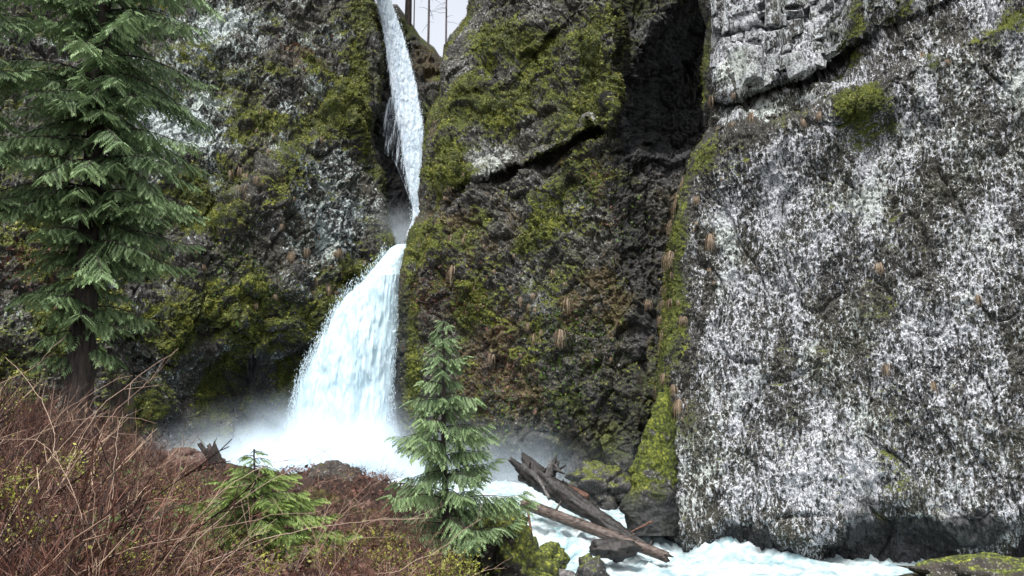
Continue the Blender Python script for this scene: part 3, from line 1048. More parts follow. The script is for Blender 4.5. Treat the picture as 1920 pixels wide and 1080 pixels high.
def fall_sheet(rows, nu, nv, bulge, amp, seed, cover_fn, freq):
    """rows: (py, left px, right px, Y). A bulging body of water: front sheet and a back sheet that closes it."""
    py = np.linspace(rows[0][0], rows[-1][0], nv)
    cols = list(zip(*rows))
    lf, rt, Yc = (np.interp(py, cols[0], cols[i]) for i in (1, 2, 3))
    u = np.linspace(0, 1, nu)
    px = lf[None] + (rt - lf)[None] * u[:, None]
    pyy = np.broadcast_to(py[None], px.shape)
    arch = np.sqrt(np.clip(1 - (2 * u - 1) ** 2, 0, 1))[:, None]
    Y = Yc[None] - bulge * arch
    X = P(px, pyy, Y)
    p = X.reshape(-1, 3)
    d = amp * fbm(p * np.array(freq), 4, seed, 0.6)
    d += amp * 0.5 * fbm(p * np.array(freq) * np.array([3, 3, 1.6]), 3, seed + 5, 0.6)
    X = X + np.array([0, -1, 0.0]) * (d.reshape(nu, nv) * (0.4 + 0.6 * arch))[..., None]
    ed = np.minimum(u, 1 - u)[:, None]
    cov = cover_fn(np.broadcast_to(u[:, None], px.shape), pyy, ed, px)
    flow = np.stack([X[..., 0], X[..., 2]], -1)
    return X, cov, flow, px, pyy


# lower fall
rows = [(458, 742, 772, 65.5), (468, 728, 766, 64.6), (485, 714, 757, 64.2), (515, 688, 752, 63.8), (540, 662, 750, 63.6), (560, 640, 749, 63.5), (590, 622, 748, 63.3),
        (640, 596, 746, 63), (690, 568, 742, 62.8), (720, 556, 740, 62.6), (770, 546, 736, 62.4), (830, 536, 730, 62.2), (900, 528, 730, 62)]
rows = forward(rows, 1.7)
fall = thing("waterfall", V(640, 890, 61), "broad white lower waterfall crashing into the misty pool", "waterfall")
base = np.array(fall.location)


def cov_low(u, py, ed, px):
    c = 0.5 + 0.62 * sstep(0.0, 0.16, ed) - 0.10
    c = c - 0.40 * np.exp(-((u - 0.80 + 0.0006 * (py - 700)) / 0.05) ** 2) * sstep(640, 720, py)
    return c


X, cov, flow, px, py = fall_sheet(rows, 240, 420, 1.6, 0.34, 71, cov_low, (0.5, 0.5, 0.18))
zero = np.zeros_like(cov)
link("front_sheet", make_mesh("front_sheet", X.reshape(-1, 3) - base, grid_faces(240, 420), M['fall'], True,
                              {"cover": np.stack([cov, zero, zero, zero + 1], -1).reshape(-1, 4)}, flow.reshape(-1, 2)), fall)
FX, FPX, FPY = X, px, py
X, cov, flow, px, py = fall_sheet([(a, b + 6, c - 6, d + 0.7) for a, b, c, d in rows], 160, 300, 1.5, 0.4, 81, cov_low, (0.5, 0.5, 0.25))
link("inner_sheet", make_mesh("inner_sheet", X.reshape(-1, 3) - base, grid_faces(160, 300), M['fall'], True,
                              {"cover": np.stack([cov + 0.08, zero[:160, :300], zero[:160, :300], zero[:160, :300] + 1], -1).reshape(-1, 4)}, flow.reshape(-1, 2)), fall)
# spray thrown off the sheet, thickest along its ragged edges
n = 10000
side = rng.random(n)
ui = np.where(side < 0.40, np.abs(rng.normal(0, 0.035, n)), np.where(side < 0.75, 1 - np.abs(rng.normal(0, 0.05, n)), rng.random(n)))
ii = np.clip((ui * 239).astype(int), 0, 239)
jj = np.clip((rng.random(n) ** 0.8 * 419).astype(int), 0, 419)
jj = np.maximum(jj, 20)
c = FX[ii, jj] + rng.normal(0, 1, (n, 3)) * np.array([0.16, 0.3, 0.4])
vs, fs = drops(c - base, rng.uniform(0.06, 0.32, n), rng.uniform(0.008, 0.026, n), np.array([0, 0, 1.0]) + rng.normal(0, 0.18, (n, 3)))
link("spray", make_mesh("spray", vs, fs, M['drop']), fall)

# upper fall
rows = [(-60, 690, 716, 92), (0, 702, 736, 90), (65, 716, 760, 87.5), (135, 724, 780, 85), (180, 730, 790, 83.2), (225, 738, 797, 81.6), (250, 745, 799, 80.8), (300, 752, 796, 79), (350, 762, 796, 77.4),
        (390, 770, 797, 76.2), (412, 770, 796, 75.4), (445, 754, 788, 74), (475, 738, 774, 72)]
fall2 = thing("waterfall", V(785, 405, 76), "tall thin upper waterfall sliding down the narrow rock gully", "waterfall")
base2 = np.array(fall2.location)


def cov_up(u, py, ed, px):
    c = 0.30 + 0.46 * sstep(0.0, 0.22, ed)
    c = c + 0.12 * np.exp(-((u - 0.25) / 0.12) ** 2) - 0.34 * np.exp(-((u - 0.30) / 0.2) ** 2) * sstep(290, 330, py) * 0.6
    c = c - 0.4 * sstep(410, 465, py)
    return c


X, cov, flow, px, py = fall_sheet(rows, 140, 460, 0.9, 0.28, 91, cov_up, (0.9, 0.9, 0.22))
zero = np.zeros_like(cov)
link("front_sheet", make_mesh("front_sheet", X.reshape(-1, 3) - base2, grid_faces(140, 460), M['fall_up'], True,
                              {"cover": np.stack([cov, zero, zero, zero + 1], -1).reshape(-1, 4)}, flow.reshape(-1, 2)), fall2)
UX = X
rows_b = [(182, 728, 742, 83.9), (225, 711, 752, 82.6), (262, 711, 764, 81.4), (285, 716, 770, 80.6), (300, 738, 775, 80), (345, 757, 782, 78.4), (390, 773, 788, 76.8)]


def cov_fan(u, py, ed, px):
    return 0.29 + 0.20 * sstep(0.0, 0.25, ed) + 0.25 * np.exp(-(u / 0.10) ** 2) * sstep(270, 300, py) - 0.06 * sstep(200, 260, py)


X, cov, flow, px, py = fall_sheet(rows_b, 90, 240, 0.3, 0.2, 95, cov_fan, (0.9, 0.9, 0.3))
zero = np.zeros_like(cov)
link("side_veil", make_mesh("side_veil", X.reshape(-1, 3) - base2, grid_faces(90, 240), M['fall_up'], True,
                            {"cover": np.stack([cov, zero, zero, zero + 1], -1).reshape(-1, 4)}, flow.reshape(-1, 2)), fall2)
n = 5000
ui = np.where(rng.random(n) < 0.85, 0.06 + 0.86 * rng.beta(2.6, 1.5, n), 0.08 + rng.random(n) * 0.4)
ii = np.clip((ui * 139).astype(int), 0, 139)
jj = np.clip((rng.random(n) * 0.9 * 459).astype(int), 0, 459)
c = UX[ii, jj] + rng.normal(0, 1, (n, 3)) * np.array([0.18, 0.35, 0.4]) + np.array([0, -0.3, 0])
vs, fs = drops(c - base2, rng.uniform(0.06, 0.28, n), rng.uniform(0.015, 0.05, n), np.array([-0.15, 0, 1.0]) + rng.normal(0, 0.3, (n, 3)))
link("spray", make_mesh("spray", vs, fs, M['drop']), fall2)

# mist over the pool
mist_c = np.array([-11.5, 57.0, -2.2])


def mist_box(name, lo, hi, expr):
    lo, hi = np.array(lo, float), np.array(hi, float)
    bm = bmesh.new()
    bmesh.ops.create_cube(bm, size=1)
    me = bpy.data.meshes.new(name)
    for vv in bm.verts:
        vv.co = Vector([(lo[i] + hi[i]) / 2 + vv.co[i] * (hi[i] - lo[i]) for i in range(3)])
    bm.to_mesh(me)
    bm.free()
    t = NT(name + "_air")
    geo = t.add("ShaderNodeTexCoord")
    sx = t.add("ShaderNodeSeparateXYZ")
    t.l.new(geo.outputs['Object'], sx.inputs[0])
    dens = expr(t, sx.outputs[0], sx.outputs[1], sx.outputs[2], geo.outputs['Object'])
    pv = t.add("ShaderNodeVolumePrincipled")
    pv.inputs['Color'].default_value = (0.80, 0.91, 1.0, 1)
    pv.inputs['Anisotropy'].default_value = -0.2
    t.l.new(dens, pv.inputs['Density'])
    t.l.new(pv.outputs[0], t.out.inputs['Volume'])
    me.materials.append(t.m)
    o = link(name, me)
    tag(o, kind='stuff')
    return o


def gauss(t, x, c, s):
    q = t.math('DIVIDE', t.math('SUBTRACT', x, c), s)
    return t.math('POWER', 2.71828, t.math('MULTIPLY', t.math('MULTIPLY', q, q), -1.0))


def mist_expr(t, x, y, z, vec):
    n = t.noise(vec, 0.30, 4, 0.6)
    nz = t.sstep(n, 0.36, 0.64)
    g1 = t.math('MULTIPLY', gauss(t, x, -13.0, 5.5), t.math('MULTIPLY', gauss(t, y, 59.5, 3.6), gauss(t, z, -5.6, 3.3)))
    g2 = t.math('MULTIPLY', gauss(t, x, -20.0, 8.0), t.math('MULTIPLY', gauss(t, y, 57, 4.0), gauss(t, z, -6.0, 2.5)))
    g3 = t.math('MULTIPLY', gauss(t, x, -2.0, 8.0), t.math('MULTIPLY', gauss(t, y, 51, 6.0), gauss(t, z, -5.6, 3.0)))
    d = t.math('ADD', t.math('MULTIPLY', g1, 1.6), t.math('ADD', t.math('MULTIPLY', g2, 1.9), t.math('MULTIPLY', g3, 0.08)))
    d = t.math('MULTIPLY', d, t.math('ADD', t.math('MULTIPLY', nz, 1.0), 0.35))
    return t.math('MAXIMUM', t.math('SUBTRACT', d, 0.004), 0.0)


mist = mist_box("mist", (-36, 42, -6.2), (14, 65, 5), mist_expr)


def basin_expr(t, x, y, z, vec):
    c = P(752, 448, 70)
    g = t.math('MULTIPLY', gauss(t, x, float(c[0]), 2.0), t.math('MULTIPLY', gauss(t, y, 70.0, 3.0), gauss(t, z, float(c[2]), 1.7)))
    n = t.sstep(t.noise(vec, 0.8, 4, 0.6), 0.34, 0.64)
    return t.math('MULTIPLY', t.math('MULTIPLY', g, t.math('ADD', n, 0.3)), 0.16)


cb = P(752, 448, 70)
mist_box("mist", (cb[0] - 5, 65.5, cb[2] - 4), (cb[0] + 5, 76, cb[2] + 4.5), basin_expr)

# ------------------------------------------------------------------ boulders, logs
def rock_mesh(name, size, seed, mat, rough=0.35, sub=5, flat=0.0, block=0.25):
    bm = bmesh.new()
    bmesh.ops.create_icosphere(bm, subdivisions=sub, radius=1)
    vs = np.array([v.co[:] for v in bm.verts])
    fs = np.array([[v.index for v in f.verts] for f in bm.faces])
    bm.free()
    p = vs * 1.3 + seed * 3.1
    f1, f2, cid = worley(p * 0.9, seed)
    d = 1 + rough * fbm(p * 0.7, 5, seed, 0.55) + block * (cid - 0.5) - 0.1 * np.exp(-((f2 - f1) / 0.1) ** 2) + 0.06 * fbm(p * 5, 3, seed + 3)
    vs = vs * d[:, None] * np.array(size)
    return make_mesh(name, vs, fs, mat, True)


def boulder(px, py, Y, size, seed, mat, label, name="boulder", cat="boulder", rz=0, **kw):
    o = link(name, rock_mesh(name, size, seed, mat, **kw), None, V(px, py, Y))
    o.rotation_euler = (0, 0, rz)
    return tag(o, label, cat)


boulder(1132, 915, 44, (1.7, 1.5, 1.35), 3, M['boulder'], "large dark boulder with a moss cap beside the white rapids at the cliff foot", rough=0.4)
boulder(1030, 1052, 30.5, (0.75, 0.7, 0.62), 5, M['mossy'], "low mossy rounded boulder at the left edge of the river", sub=4)
boulder(1112, 1082, 30, (0.62, 0.6, 0.75), 8, M['boulder'], "small black pointed boulder standing in the foaming river", sub=4)
boulder(945, 1050, 15.5, (0.78, 0.8, 1.0), 12, M['mossy'], "mossy bank boulder under the right side of the young cedar")
boulder(1900, 1106, 24, (3.9, 1.2, 0.84), 14, M['bank'], "low mossy rock at the right end of the river under the white wall")
boulder(352, 893, 17.4, (0.80, 0.6, 0.55), 17, M['redrock'], "red-brown rounded rock on the bank crest next to a forked broken stump", "rock", "rock", sub=4)
boulder(624, 922, 15.6, (0.60, 0.5, 0.58), 21, M['darkrock'], "dark pointed rock topping the brown mound in front of the waterfall pool", "rock", "rock")
boulder(570, 925, 15.6, (0.40, 0.4, 0.30), 23, M['redrock'], "small red-brown rock on the left shoulder of the brown mound", "rock", "rock", sub=4)
boulder(690, 950, 16.4, (0.62, 0.55, 0.38), 26, M['darkrock'], "flat dark rock on the right shoulder of the brown mound", "rock", "rock", sub=4)
boulder(336, 862, 17.3, (0.42, 0.4, 0.27), 27, M['redrock'], "small dark red rock lying on top of the red-brown rock", "rock", "rock", sub=4)
boulder(1150, 1030, 32.4, (0.95, 0.5, 0.42), 31, M['log_dark'], "half drowned black rock under the fallen logs in the rapids", sub=4)

# mossy slab that leans on the right wall
nu, nv = 60, 160
rows = [(735, 1236, 1256, 37.6), (770, 1224, 1262, 37.4), (840, 1197, 1268, 37.0), (900, 1180, 1270, 36.7), (960, 1167, 1272, 36.4), (1000, 1168, 1272, 36.2)]
pyv = np.linspace(735, 1005, nv)
cols = list(zip(*rows))
lf, rt, Yc = (np.interp(pyv, cols[0], cols[i]) for i in (1, 2, 3))
ang = np.linspace(0, 2 * math.pi, nu)
rad = (rt - lf) / 2
px = ((lf + rt) / 2)[None] - np.cos(ang)[:, None] * rad[None]
Yv = Yc[None] - 1.0 * np.sin(ang)[:, None] * (0.35 + 0.65 * (pyv - 735) / 270)[None]
X = P(px, np.broadcast_to(pyv[None], px.shape), Yv)
ctr = P((lf + rt) / 2, pyv, Yc)
p = X.reshape(-1, 3)
out = X - ctr[None]
X = X + out * (0.25 * fbm(p * 0.9, 4, 501) + 0.10 * fbm(p * 4, 3, 502)).reshape(nu, nv)[..., None]
X[-1] = X[0]
na = fbm(p * 1.2, 4, 503).reshape(nu, nv)
low = sstep(860, 980, np.broadcast_to(pyv[None], px.shape))
mk = np.stack([np.clip(0.80 - 0.35 * low + 0.5 * na, 0, 1), np.clip(0.15 + 0.3 * na, 0, 1), np.clip(0.3 + 0.3 * na, 0, 1), np.clip(0.9 * low, 0, 1)], -1)
b0 = V(1212, 1000, 37.5)
o = link("rock_slab", make_mesh("rock_slab", X.reshape(-1, 3) - np.array(b0), grid_faces(nu, nv), M['left'], True, {"mask": mk.reshape(-1, 4)}), None, b0)
tag(o, "tall mossy tapering rock slab leaning at the foot of the white-speckled wall", "rock slab")


def log_geo(p0, p1, r0, r1, seed, n=60, sides=16, lump=0.12, bend=0.0):
    p0, p1 = np.array(p0, float), np.array(p1, float)
    f = np.linspace(0, 1, n)
    pts = p0 + (p1 - p0) * f[:, None]
    pts[:, 2] += bend * np.sin(f * math.pi)
    rad = r0 + (r1 - r0) * f
    v, q = tubes([(pts, rad)], sides)
    c = np.repeat(pts, sides, 0)
    th = np.tile(np.arange(sides) * 2 * math.pi / sides, n)
    ln = np.repeat(f * np.linalg.norm(p1 - p0), sides)
    q2 = np.stack([np.cos(th) * 2.2, np.sin(th) * 2.2, ln * 0.7], -1)
    d = lump * (0.9 * fbm(q2, 3, seed, 0.6) + 0.7 * fbm(q2 * np.array([3, 3, 1.2]), 3, seed + 4, 0.6, True)) + 0.04 * fbm(v * 9, 2, seed + 2)
    v = c + (v - c) * (1 + d)[:, None]
    axis = (p1 - p0) / np.linalg.norm(p1 - p0)
    jag = r0 * 1.3 * fbm(np.stack([np.cos(th) * 1.5, np.sin(th) * 1.5, 0 * th], -1), 3, seed + 7, 0.7)
    wgt = np.maximum(np.exp(-ln / (0.6 * r0 + 0.02)), np.exp(-(ln.max() - ln) / (0.6 * r0 + 0.02)))
    v = v + axis * (jag * wgt)[:, None]
    e0, e1 = len(v), len(v) + 1
    v = np.concatenate([v, pts[:1], pts[-1:]])
    j = np.arange(sides)
    k = (j + 1) % sides
    caps = np.concatenate([np.stack([np.full(sides, e0), k, j], -1), np.stack([np.full(sides, e1), (n - 1) * sides + j, (n - 1) * sides + k], -1)])
    return v, q, caps


def add_log(name, a, b, r0, r1, seed, mat, label, cat="log", parent=None, **kw):
    pa, pb = np.array(V(*a)), np.array(V(*b))
    org = (pa + pb) / 2 if parent is None else np.array(parent.location)
    v, q, c = log_geo(pa - org, pb - org, r0, r1, seed, **kw)
    o = link(name, make_mesh(name, v, [q, c], mat, True), parent, Vector(org) if parent is None else None)
    if parent is None:
        tag(o, label, cat)
    return o


big = thing("driftwood_log", V(1060, 960, 37), "big black rotting log with a torn root wad lying across the rapids", "log")
add_log("trunk", (985, 880, 39.5), (1200, 1022, 34.0), 0.56, 0.22, 601, M['log_dark'], None, parent=big, lump=0.26, n=140, sides=36)
for a, b, r0, r1, mt in [((1000, 900, 39.2), (958, 862, 39), 0.30, 0.10, 'log_dark'), ((1025, 905, 38.6), (1042, 868, 38.2), 0.34, 0.16, 'log_dark'), ((1040, 872, 38.2), (1052, 886, 37.8), 0.14, 0.04, 'log_dark'),
                         ((1026, 912, 38.2), (1034, 868, 37.9), 0.24, 0.12, 'log_grey'), ((1036, 876, 38.1), (1044, 852, 38.3), 0.12, 0.03, 'log_dark'),
                         ((992, 892, 38.8), (994, 866, 38.6), 0.09, 0.03, 'log_dark'), ((1040, 880, 38), (1058, 888, 37.5), .1, .03, 'log_dark')]:
    add_log("root", a, b, r0, r1, 610 + len(bpy.data.objects), M[mt], None, parent=big, n=18, sides=10, lump=0.3)
brown = add_log("driftwood_log", (982, 944, 37.2), (1250, 1044, 32.6), 0.25, 0.21, 631, M['log_brown'], "long wet brown log with peeling bark bridging the rapids in front of the black log", lump=0.13, n=140, sides=30)
for a, b, r0, r1 in [((1040, 962, 36.0), (1052, 940, 35.9), 0.06, 0.03), ((1108, 988, 34.9), (1110, 1003, 34.6), 0.05, 0.03), ((1175, 1012, 33.8), (1190, 1000, 33.7), 0.05, 0.02), ((1215, 1028, 33), (1222, 1014, 33), 0.04, 0.02)]:
    add_log("branch_stub", a, b, r0, r1, 670 + len(bpy.data.objects), M['log_brown'], None, parent=brown, n=10, sides=8, lump=0.3)
for a, b, r0, r1 in [((1010, 905, 38.5), (1022, 880, 38.2), 0.16, 0.05), ((1050, 918, 37.6), (1056, 900, 37.4), 0.10, 0.04), ((1100, 950, 36.5), (1112, 938, 36.4), 0.08, 0.03), ((990, 885, 39.2), (978, 858, 39.2), 0.12, 0.04), ((1030, 890, 38.2), (1062, 872, 37.8), 0.09, 0.03)]:
    add_log("root", a, b, r0, r1, 690 + len(bpy.data.objects), M['log_dark'], None, parent=big, n=14, sides=8, lump=0.4)
for (a, b, r0, r1), lab in zip([((520, 905, 16), (596, 893, 15.6), 0.05, 0.03), ((560, 895, 16), (545, 935, 15.4), 0.06, 0.04), ((575, 940, 15.2), (655, 900, 15.4), 0.045, 0.02), ((664, 915, 15.6), (715, 940, 15.2), 0.05, 0.04)],
                             ["broken grey-brown branch lying across the mound's left shoulder", "short broken branch pointing down the front of the brown mound", "long broken branch slanting up against the dark pointed rock", "stubby broken branch on the mound's right side beside the young cedar"]):
    add_log("broken_branch", a, b, r0, r1, 720 + len(bpy.data.objects), M['snag'], lab, "branch", n=20, sides=8, lump=0.35)
add_log("driftwood_log", (960, 1068, 27), (1075, 1082, 26.6), 0.22, 0.20, 641, M['log_grey'], "short grey log at the bottom edge of the river below the mossy boulder", lump=0.1)
add_log("driftwood_branch", (986, 935, 30), (1006, 1062, 28.5), 0.035, 0.075, 651, M['redwood'], "thin upright bare stick standing in front of the brown log", "branch", n=24, sides=8)
add_log("driftwood_branch", (1008, 895, 37), (1008 + 22, 935, 36), 0.05, 0.08, 652, M['log_grey'], "short pale stick lying against the black log's roots", "branch", n=14, sides=8)
add_log("driftwood_branch", (1222, 978, 35.2), (1182, 998, 34.6), 0.06, 0.03, 653, M['redwood'], "thin stick poking out of the water at the foot of the mossy slab", "branch", n=14, sides=8)
add_log("broken_wood", (1040, 905, 40), (1098, 940, 39.4), 0.22, 0.32, 661, M['redwood'], "splintered orange-red piece of wood behind the black log", "wood", n=24, sides=10, lump=0.5)

# ------------------------------------------------------------------ conifers
def pinnate(org, ax, side, nrm, L, K, wid, tint, droop=0.3, curl=0.0):
    """Flat sprays, all at once: K pairs of leaflets on each axis. org, ax, side (M,3), L (M,)."""
    Mn = len(org)
    vs, cs = [], []
    for k in range(K):
        tt = (k + 0.6) / K
        base = org + ax * (L * tt)[:, None] + np.array([0, 0, -1.0]) * (L * droop * tt * tt)[:, None]
        ll = L * wid * (1 - 0.75 * tt) * (0.7 + 0.6 * rng.random(Mn)) * (0.65 if k == 0 else 1)
        w = L / K * 0.62
        for sg in (1, -1):
            d = side * sg * 0.82 + ax * 0.62
            tip = base + d * ll[:, None] + np.array([0, 0, -1.0]) * (ll * (0.25 + droop))[:, None]
            mid = base + d * (ll * 0.55)[:, None] + np.array([0, 0, -1.0]) * (ll * 0.10)[:, None]
            vs.append(np.stack([base, mid + ax * w[:, None], tip, mid - ax * w[:, None]], 1))
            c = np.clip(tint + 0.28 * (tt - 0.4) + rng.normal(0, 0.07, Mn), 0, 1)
            cs.append(np.stack([c * 0.45, c * 0.9, np.clip(c + 0.3, 0, 1), c * 0.9], 1))  # light on leaflet tips painted into the tint, bases darker
    # end leaflet
    tipb = org + ax * L[:, None] + np.array([0, 0, -1.0]) * (L * droop)[:, None]
    b = org + ax * (L * 0.8)[:, None] + np.array([0, 0, -1.0]) * (L * droop * 0.64)[:, None]
    w = L / K * 0.5
    vs.append(np.stack([b, (b + tipb) / 2 + side * w[:, None], tipb, (b + tipb) / 2 - side * w[:, None]], 1))
    c = np.clip(tint + 0.25, 0, 1)
    cs.append(np.stack([c, c, c, c], 1))
    v = np.concatenate(vs, 0).reshape(-1, 3)
    c = np.concatenate(cs, 0).reshape(-1)
    f = np.arange(len(v)).reshape(-1, 4)
    return v, f, c


def unit(a):
    return a / (np.linalg.norm(a, axis=-1, keepdims=True) + 1e-9)


def conifer(name, base, top, r0, branches, frond, K, leaf, bark, label, cat, group=None, wid=0.34, hang=0.8, step=0.05, spread=0.6, arch=(0.35, -0.75), tintb=0.42, droop=0.3, lean=None, shade=0.0):
    """branches: list of (height fraction, azimuth, length, rise). Fronds hang from each arching branch."""
    base, top = np.array(base, float), np.array(top, float)
    root = thing(name, Vector(base), label, cat, group)
    n = 40
    f = np.linspace(0, 1, n)
    pts = (top - base) * f[:, None]
    pts[:, 0] += 0.03 * np.sin(f * 9) * (1 - f)
    rad = r0 * (1 - f) ** 0.85 + 0.008
    if r0 > 0.15:
        rad = rad * (1 + 0.9 * np.exp(-f * 30))
    tv, tq = tubes([(pts, rad)], 14)
    if r0 > 0.15:
        cc = np.repeat(pts, 14, 0)
        tv = cc + (tv - cc) * (1 + 0.18 * fbm(tv * np.array([5, 5, 0.8]), 3, 31))[:, None]
    link("trunk", make_mesh("trunk", tv, tq, bark, True), root)
    lines, O, A, S, LL, T = [], [], [], [], [], []
    for hf, az, L, rise in branches:
        st = (top - base) * hf
        hd = np.array([math.sin(az), math.cos(az), 0])
        m = max(6, int(L / 0.12))
        s = np.linspace(0, 1, m)
        wob = rng.normal(0, 0.05) * L
        curve = st + hd * (L * s * (1 - 0.12 * s))[:, None]
        curve[:, 2] += L * ((arch[0] + rise) * s + arch[1] * s * s + (0.18 * s ** 6))
        lat = np.array([hd[1], -hd[0], 0])
        curve += lat * (wob * s * s)[:, None]
        lines.append((curve, 0.012 * (r0 / 0.06) ** 0.5 * (1 - 0.8 * s)))
        q = max(4, int(L / step))
        bt = rng.normal(0, 0.12)
        for i in range(q):
            ss = 0.10 + 0.90 * (i + rng.random() * 0.8) / q
            if ss > 1:
                ss = 1.0
            pos = np.array([np.interp(ss, s, curve[:, a]) for a in range(3)])
            tg = np.array([np.interp(min(ss + 0.05, 1), s, curve[:, a]) - np.interp(ss - 0.05, s, curve[:, a]) for a in range(3)])
            tg = unit(tg)
            sg = 1 if i % 2 else -1
            a = unit(tg * (0.45 + 0.5 * ss) + lat * sg * spread * rng.uniform(0.5, 1.2) + np.array([0, 0, -1]) * hang * rng.uniform(0.5, 1.2) * (1 - 0.35 * ss))
            sd = unit(np.cross(a, lat * sg * 0.4 + np.array([0, 0, 1]) * 0.6 + rng.normal(0, 0.35, 3)))
            O.append(pos)
            A.append(a)
            S.append(sd)
            LL.append(frond * rng.uniform(0.7, 1.25) * (1 - 0.45 * ss) * min(1, 0.45 + L / 1.4))
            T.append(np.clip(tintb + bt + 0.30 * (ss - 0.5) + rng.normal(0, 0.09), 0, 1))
    bv, bq = tubes(lines, 5)
    link("limb", make_mesh("limb", bv, bq, bark, True), root)
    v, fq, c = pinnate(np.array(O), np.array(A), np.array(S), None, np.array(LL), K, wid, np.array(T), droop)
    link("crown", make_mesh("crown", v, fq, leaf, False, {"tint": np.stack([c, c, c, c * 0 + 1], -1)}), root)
    return root


# the young cedar in the middle of the foreground
base = V(834, 1010, 14)
base.z = ground_at(base.x, base.y) - 0.05
top = V(832, 598, 14)
H = top.z - base.z
br = []
layer = 0
hh = 0.06
while hh < H * 0.985:
    k = 5 if hh < 2.6 else 6
    L0 = float(np.interp(hh, [0, 1.0, 2.0, 3.0, 4.0, 5.2], [0.10, 0.50, 0.98, 1.35, 1.75, 1.95]))
    for i in range(k):
        h2 = hh + rng.uniform(-0.14, 0.14)
        br.append((np.clip(1 - h2 / H, 0.03, 0.99), layer * 1.1 + i * 6.2832 / k + rng.normal(0, 0.2), L0 * rng.uniform(0.6, 1.2), rng.normal(0.02, 0.08) + 0.15 * (hh < 1.0)))
    layer += 1
    hh += 0.17 + 0.07 * min(hh, 2.5)
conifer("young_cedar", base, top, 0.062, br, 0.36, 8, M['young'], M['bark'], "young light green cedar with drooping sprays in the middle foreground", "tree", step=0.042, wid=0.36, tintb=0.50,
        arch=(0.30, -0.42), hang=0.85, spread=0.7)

# low sapling left of it
base = V(478, 1075, 9.5)
base.z = ground_at(base.x, base.y) - 0.05
top = V(476, 842, 9.5)
H = top.z - base.z
br = []
for i in range(46):
    hf = 0.99 - 0.92 * (i / 46) ** 0.9
    dh = (1 - hf) * H
    L = min(1.25, 0.10 + 1.0 * dh) * rng.uniform(0.75, 1.1)
    br.append((hf, i * 2.39996 + rng.normal(0, 0.25), L, rng.normal(0.1, 0.1)))
conifer("cedar_sapling", base, top, 0.022, br, 0.27, 10, M['sapling'], M['bark'], "small bright yellow-green cedar sapling among the brown brambles", "tree", step=0.04, hang=0.45, arch=(0.45, -0.6), wid=0.40, tintb=0.54, droop=0.2)

# the tall cedar on the left
base = V(140, 830, 20)
base.z = ground_at(base.x, base.y) - 0.2
top = V(228, -420, 21.0)
H = top.z - base.z
br = []
nb = 125
for i in range(nb):
    hf = rng.uniform(0.20, 0.93)
    az = i * 2.39996 + rng.normal(0, 0.3)
    L = np.interp(hf, [0.16, 0.3, 0.5, 0.75, 1.0], [1.6, 3.1, 3.6, 3.4, 2.0]) * rng.uniform(0.45, 1.12)
    br.append((hf, az, L, rng.normal(0, 0.2)))
for i in range(90):
    br.append((rng.uniform(0.27, 0.93), rng.uniform(1.6, 4.7), rng.uniform(0.9, 2.2), rng.normal(0.1, 0.2)))
for i in range(8):
    br.append((rng.uniform(0.14, 0.24), rng.uniform(1.2, 4.4), rng.uniform(0.7, 1.7), rng.normal(0.1, 0.2)))
for hf, az, L in [(0.44, 1.75, 3.3), (0.40, 1.9, 3.4), (0.36, 1.6, 3.1), (0.33, 1.85, 2.8), (0.29, 2.1, 2.2), (0.62, 1.5, 3.2), (0.66, 2.0, 3.1), (0.7, 1.6, 3.0), (0.52, 4.4, 3.4), (0.46, 4.9, 3.2),
                  (0.22, 3.4, 1.6), (0.25, 2.6, 1.8), (0.19, 1.8, 1.4)]:
    br.append((hf, az, L, 0.05))
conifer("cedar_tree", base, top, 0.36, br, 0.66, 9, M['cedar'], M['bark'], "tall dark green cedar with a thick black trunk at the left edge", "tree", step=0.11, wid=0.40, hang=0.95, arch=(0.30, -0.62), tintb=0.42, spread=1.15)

# cedar just outside the frame, its boughs hanging into it
base = V(-260, 830, 17)
base.z = ground_at(base.x, base.y) - 0.2
top = V(-200, -420, 17.5)
br = []
for i in range(90):
    hf = rng.uniform(0.25, 0.93)
    br.append((hf, rng.uniform(0.2, 3.4), np.interp(hf, [0.2, 0.5, 1.0], [2.2, 3.3, 2.4]) * rng.uniform(0.7, 1.15), rng.normal(0, 0.12)))
conifer("cedar_tree", base, top, 0.3, br, 0.6, 8, M['cedar'], M['bark'], "cedar whose dark boughs hang in over the left edge of the picture", "tree", step=0.095, wid=0.48, arch=(0.12, -0.42), tintb=0.34, spread=0.9)

# ------------------------------------------------------------------ snags and stumps
def snag(name, a, b, r0, r1, seed, mat, label, cat):
    pa, pb = np.array(V(*a)), np.array(V(*b))
    v, q, c = log_geo(pa * 0, pb - pa, r0, r1, seed, n=50, sides=16, lump=0.25)
    top = v[:, 2] > (pb - pa)[2] * 0.9
    v[top, 2] += rng.normal(0, 0.09, top.sum())
    return tag(link(name, make_mesh(name, v, [q, c], mat, True), None, Vector(pa)), label, cat)


snag("dead_snag", (226, 905, 21.5), (222, 722, 21.5), 0.28, 0.20, 701, M['snag'], "dark rotten standing snag with moss beside the tall cedar", "tree stump")
snag("dead_snag", (240, 905, 21.2), (243, 732, 21.2), 0.13, 0.10, 703, M['snag'], "narrow mossy snag standing against the thicker dark snag", "tree stump")
st = thing("broken_stump", V(425, 915, 16.9), "forked dark broken stump leaning left in front of the mist", "tree stump")
add_log("trunk", (424, 915, 16.9), (396, 842, 16.9), 0.16, 0.12, 711, M['bark'], None, parent=st, n=24, sides=12, lump=0.4)
add_log("limb", (412, 890, 16.9), (374, 832, 16.9), 0.07, 0.05, 712, M['bark'], None, parent=st, n=18, sides=10, lump=0.3)
add_log("limb", (398, 850, 16.9), (392, 834, 17), 0.07, 0.03, 713, M['bark'], None, parent=st, n=10, sides=10, lump=0.4)

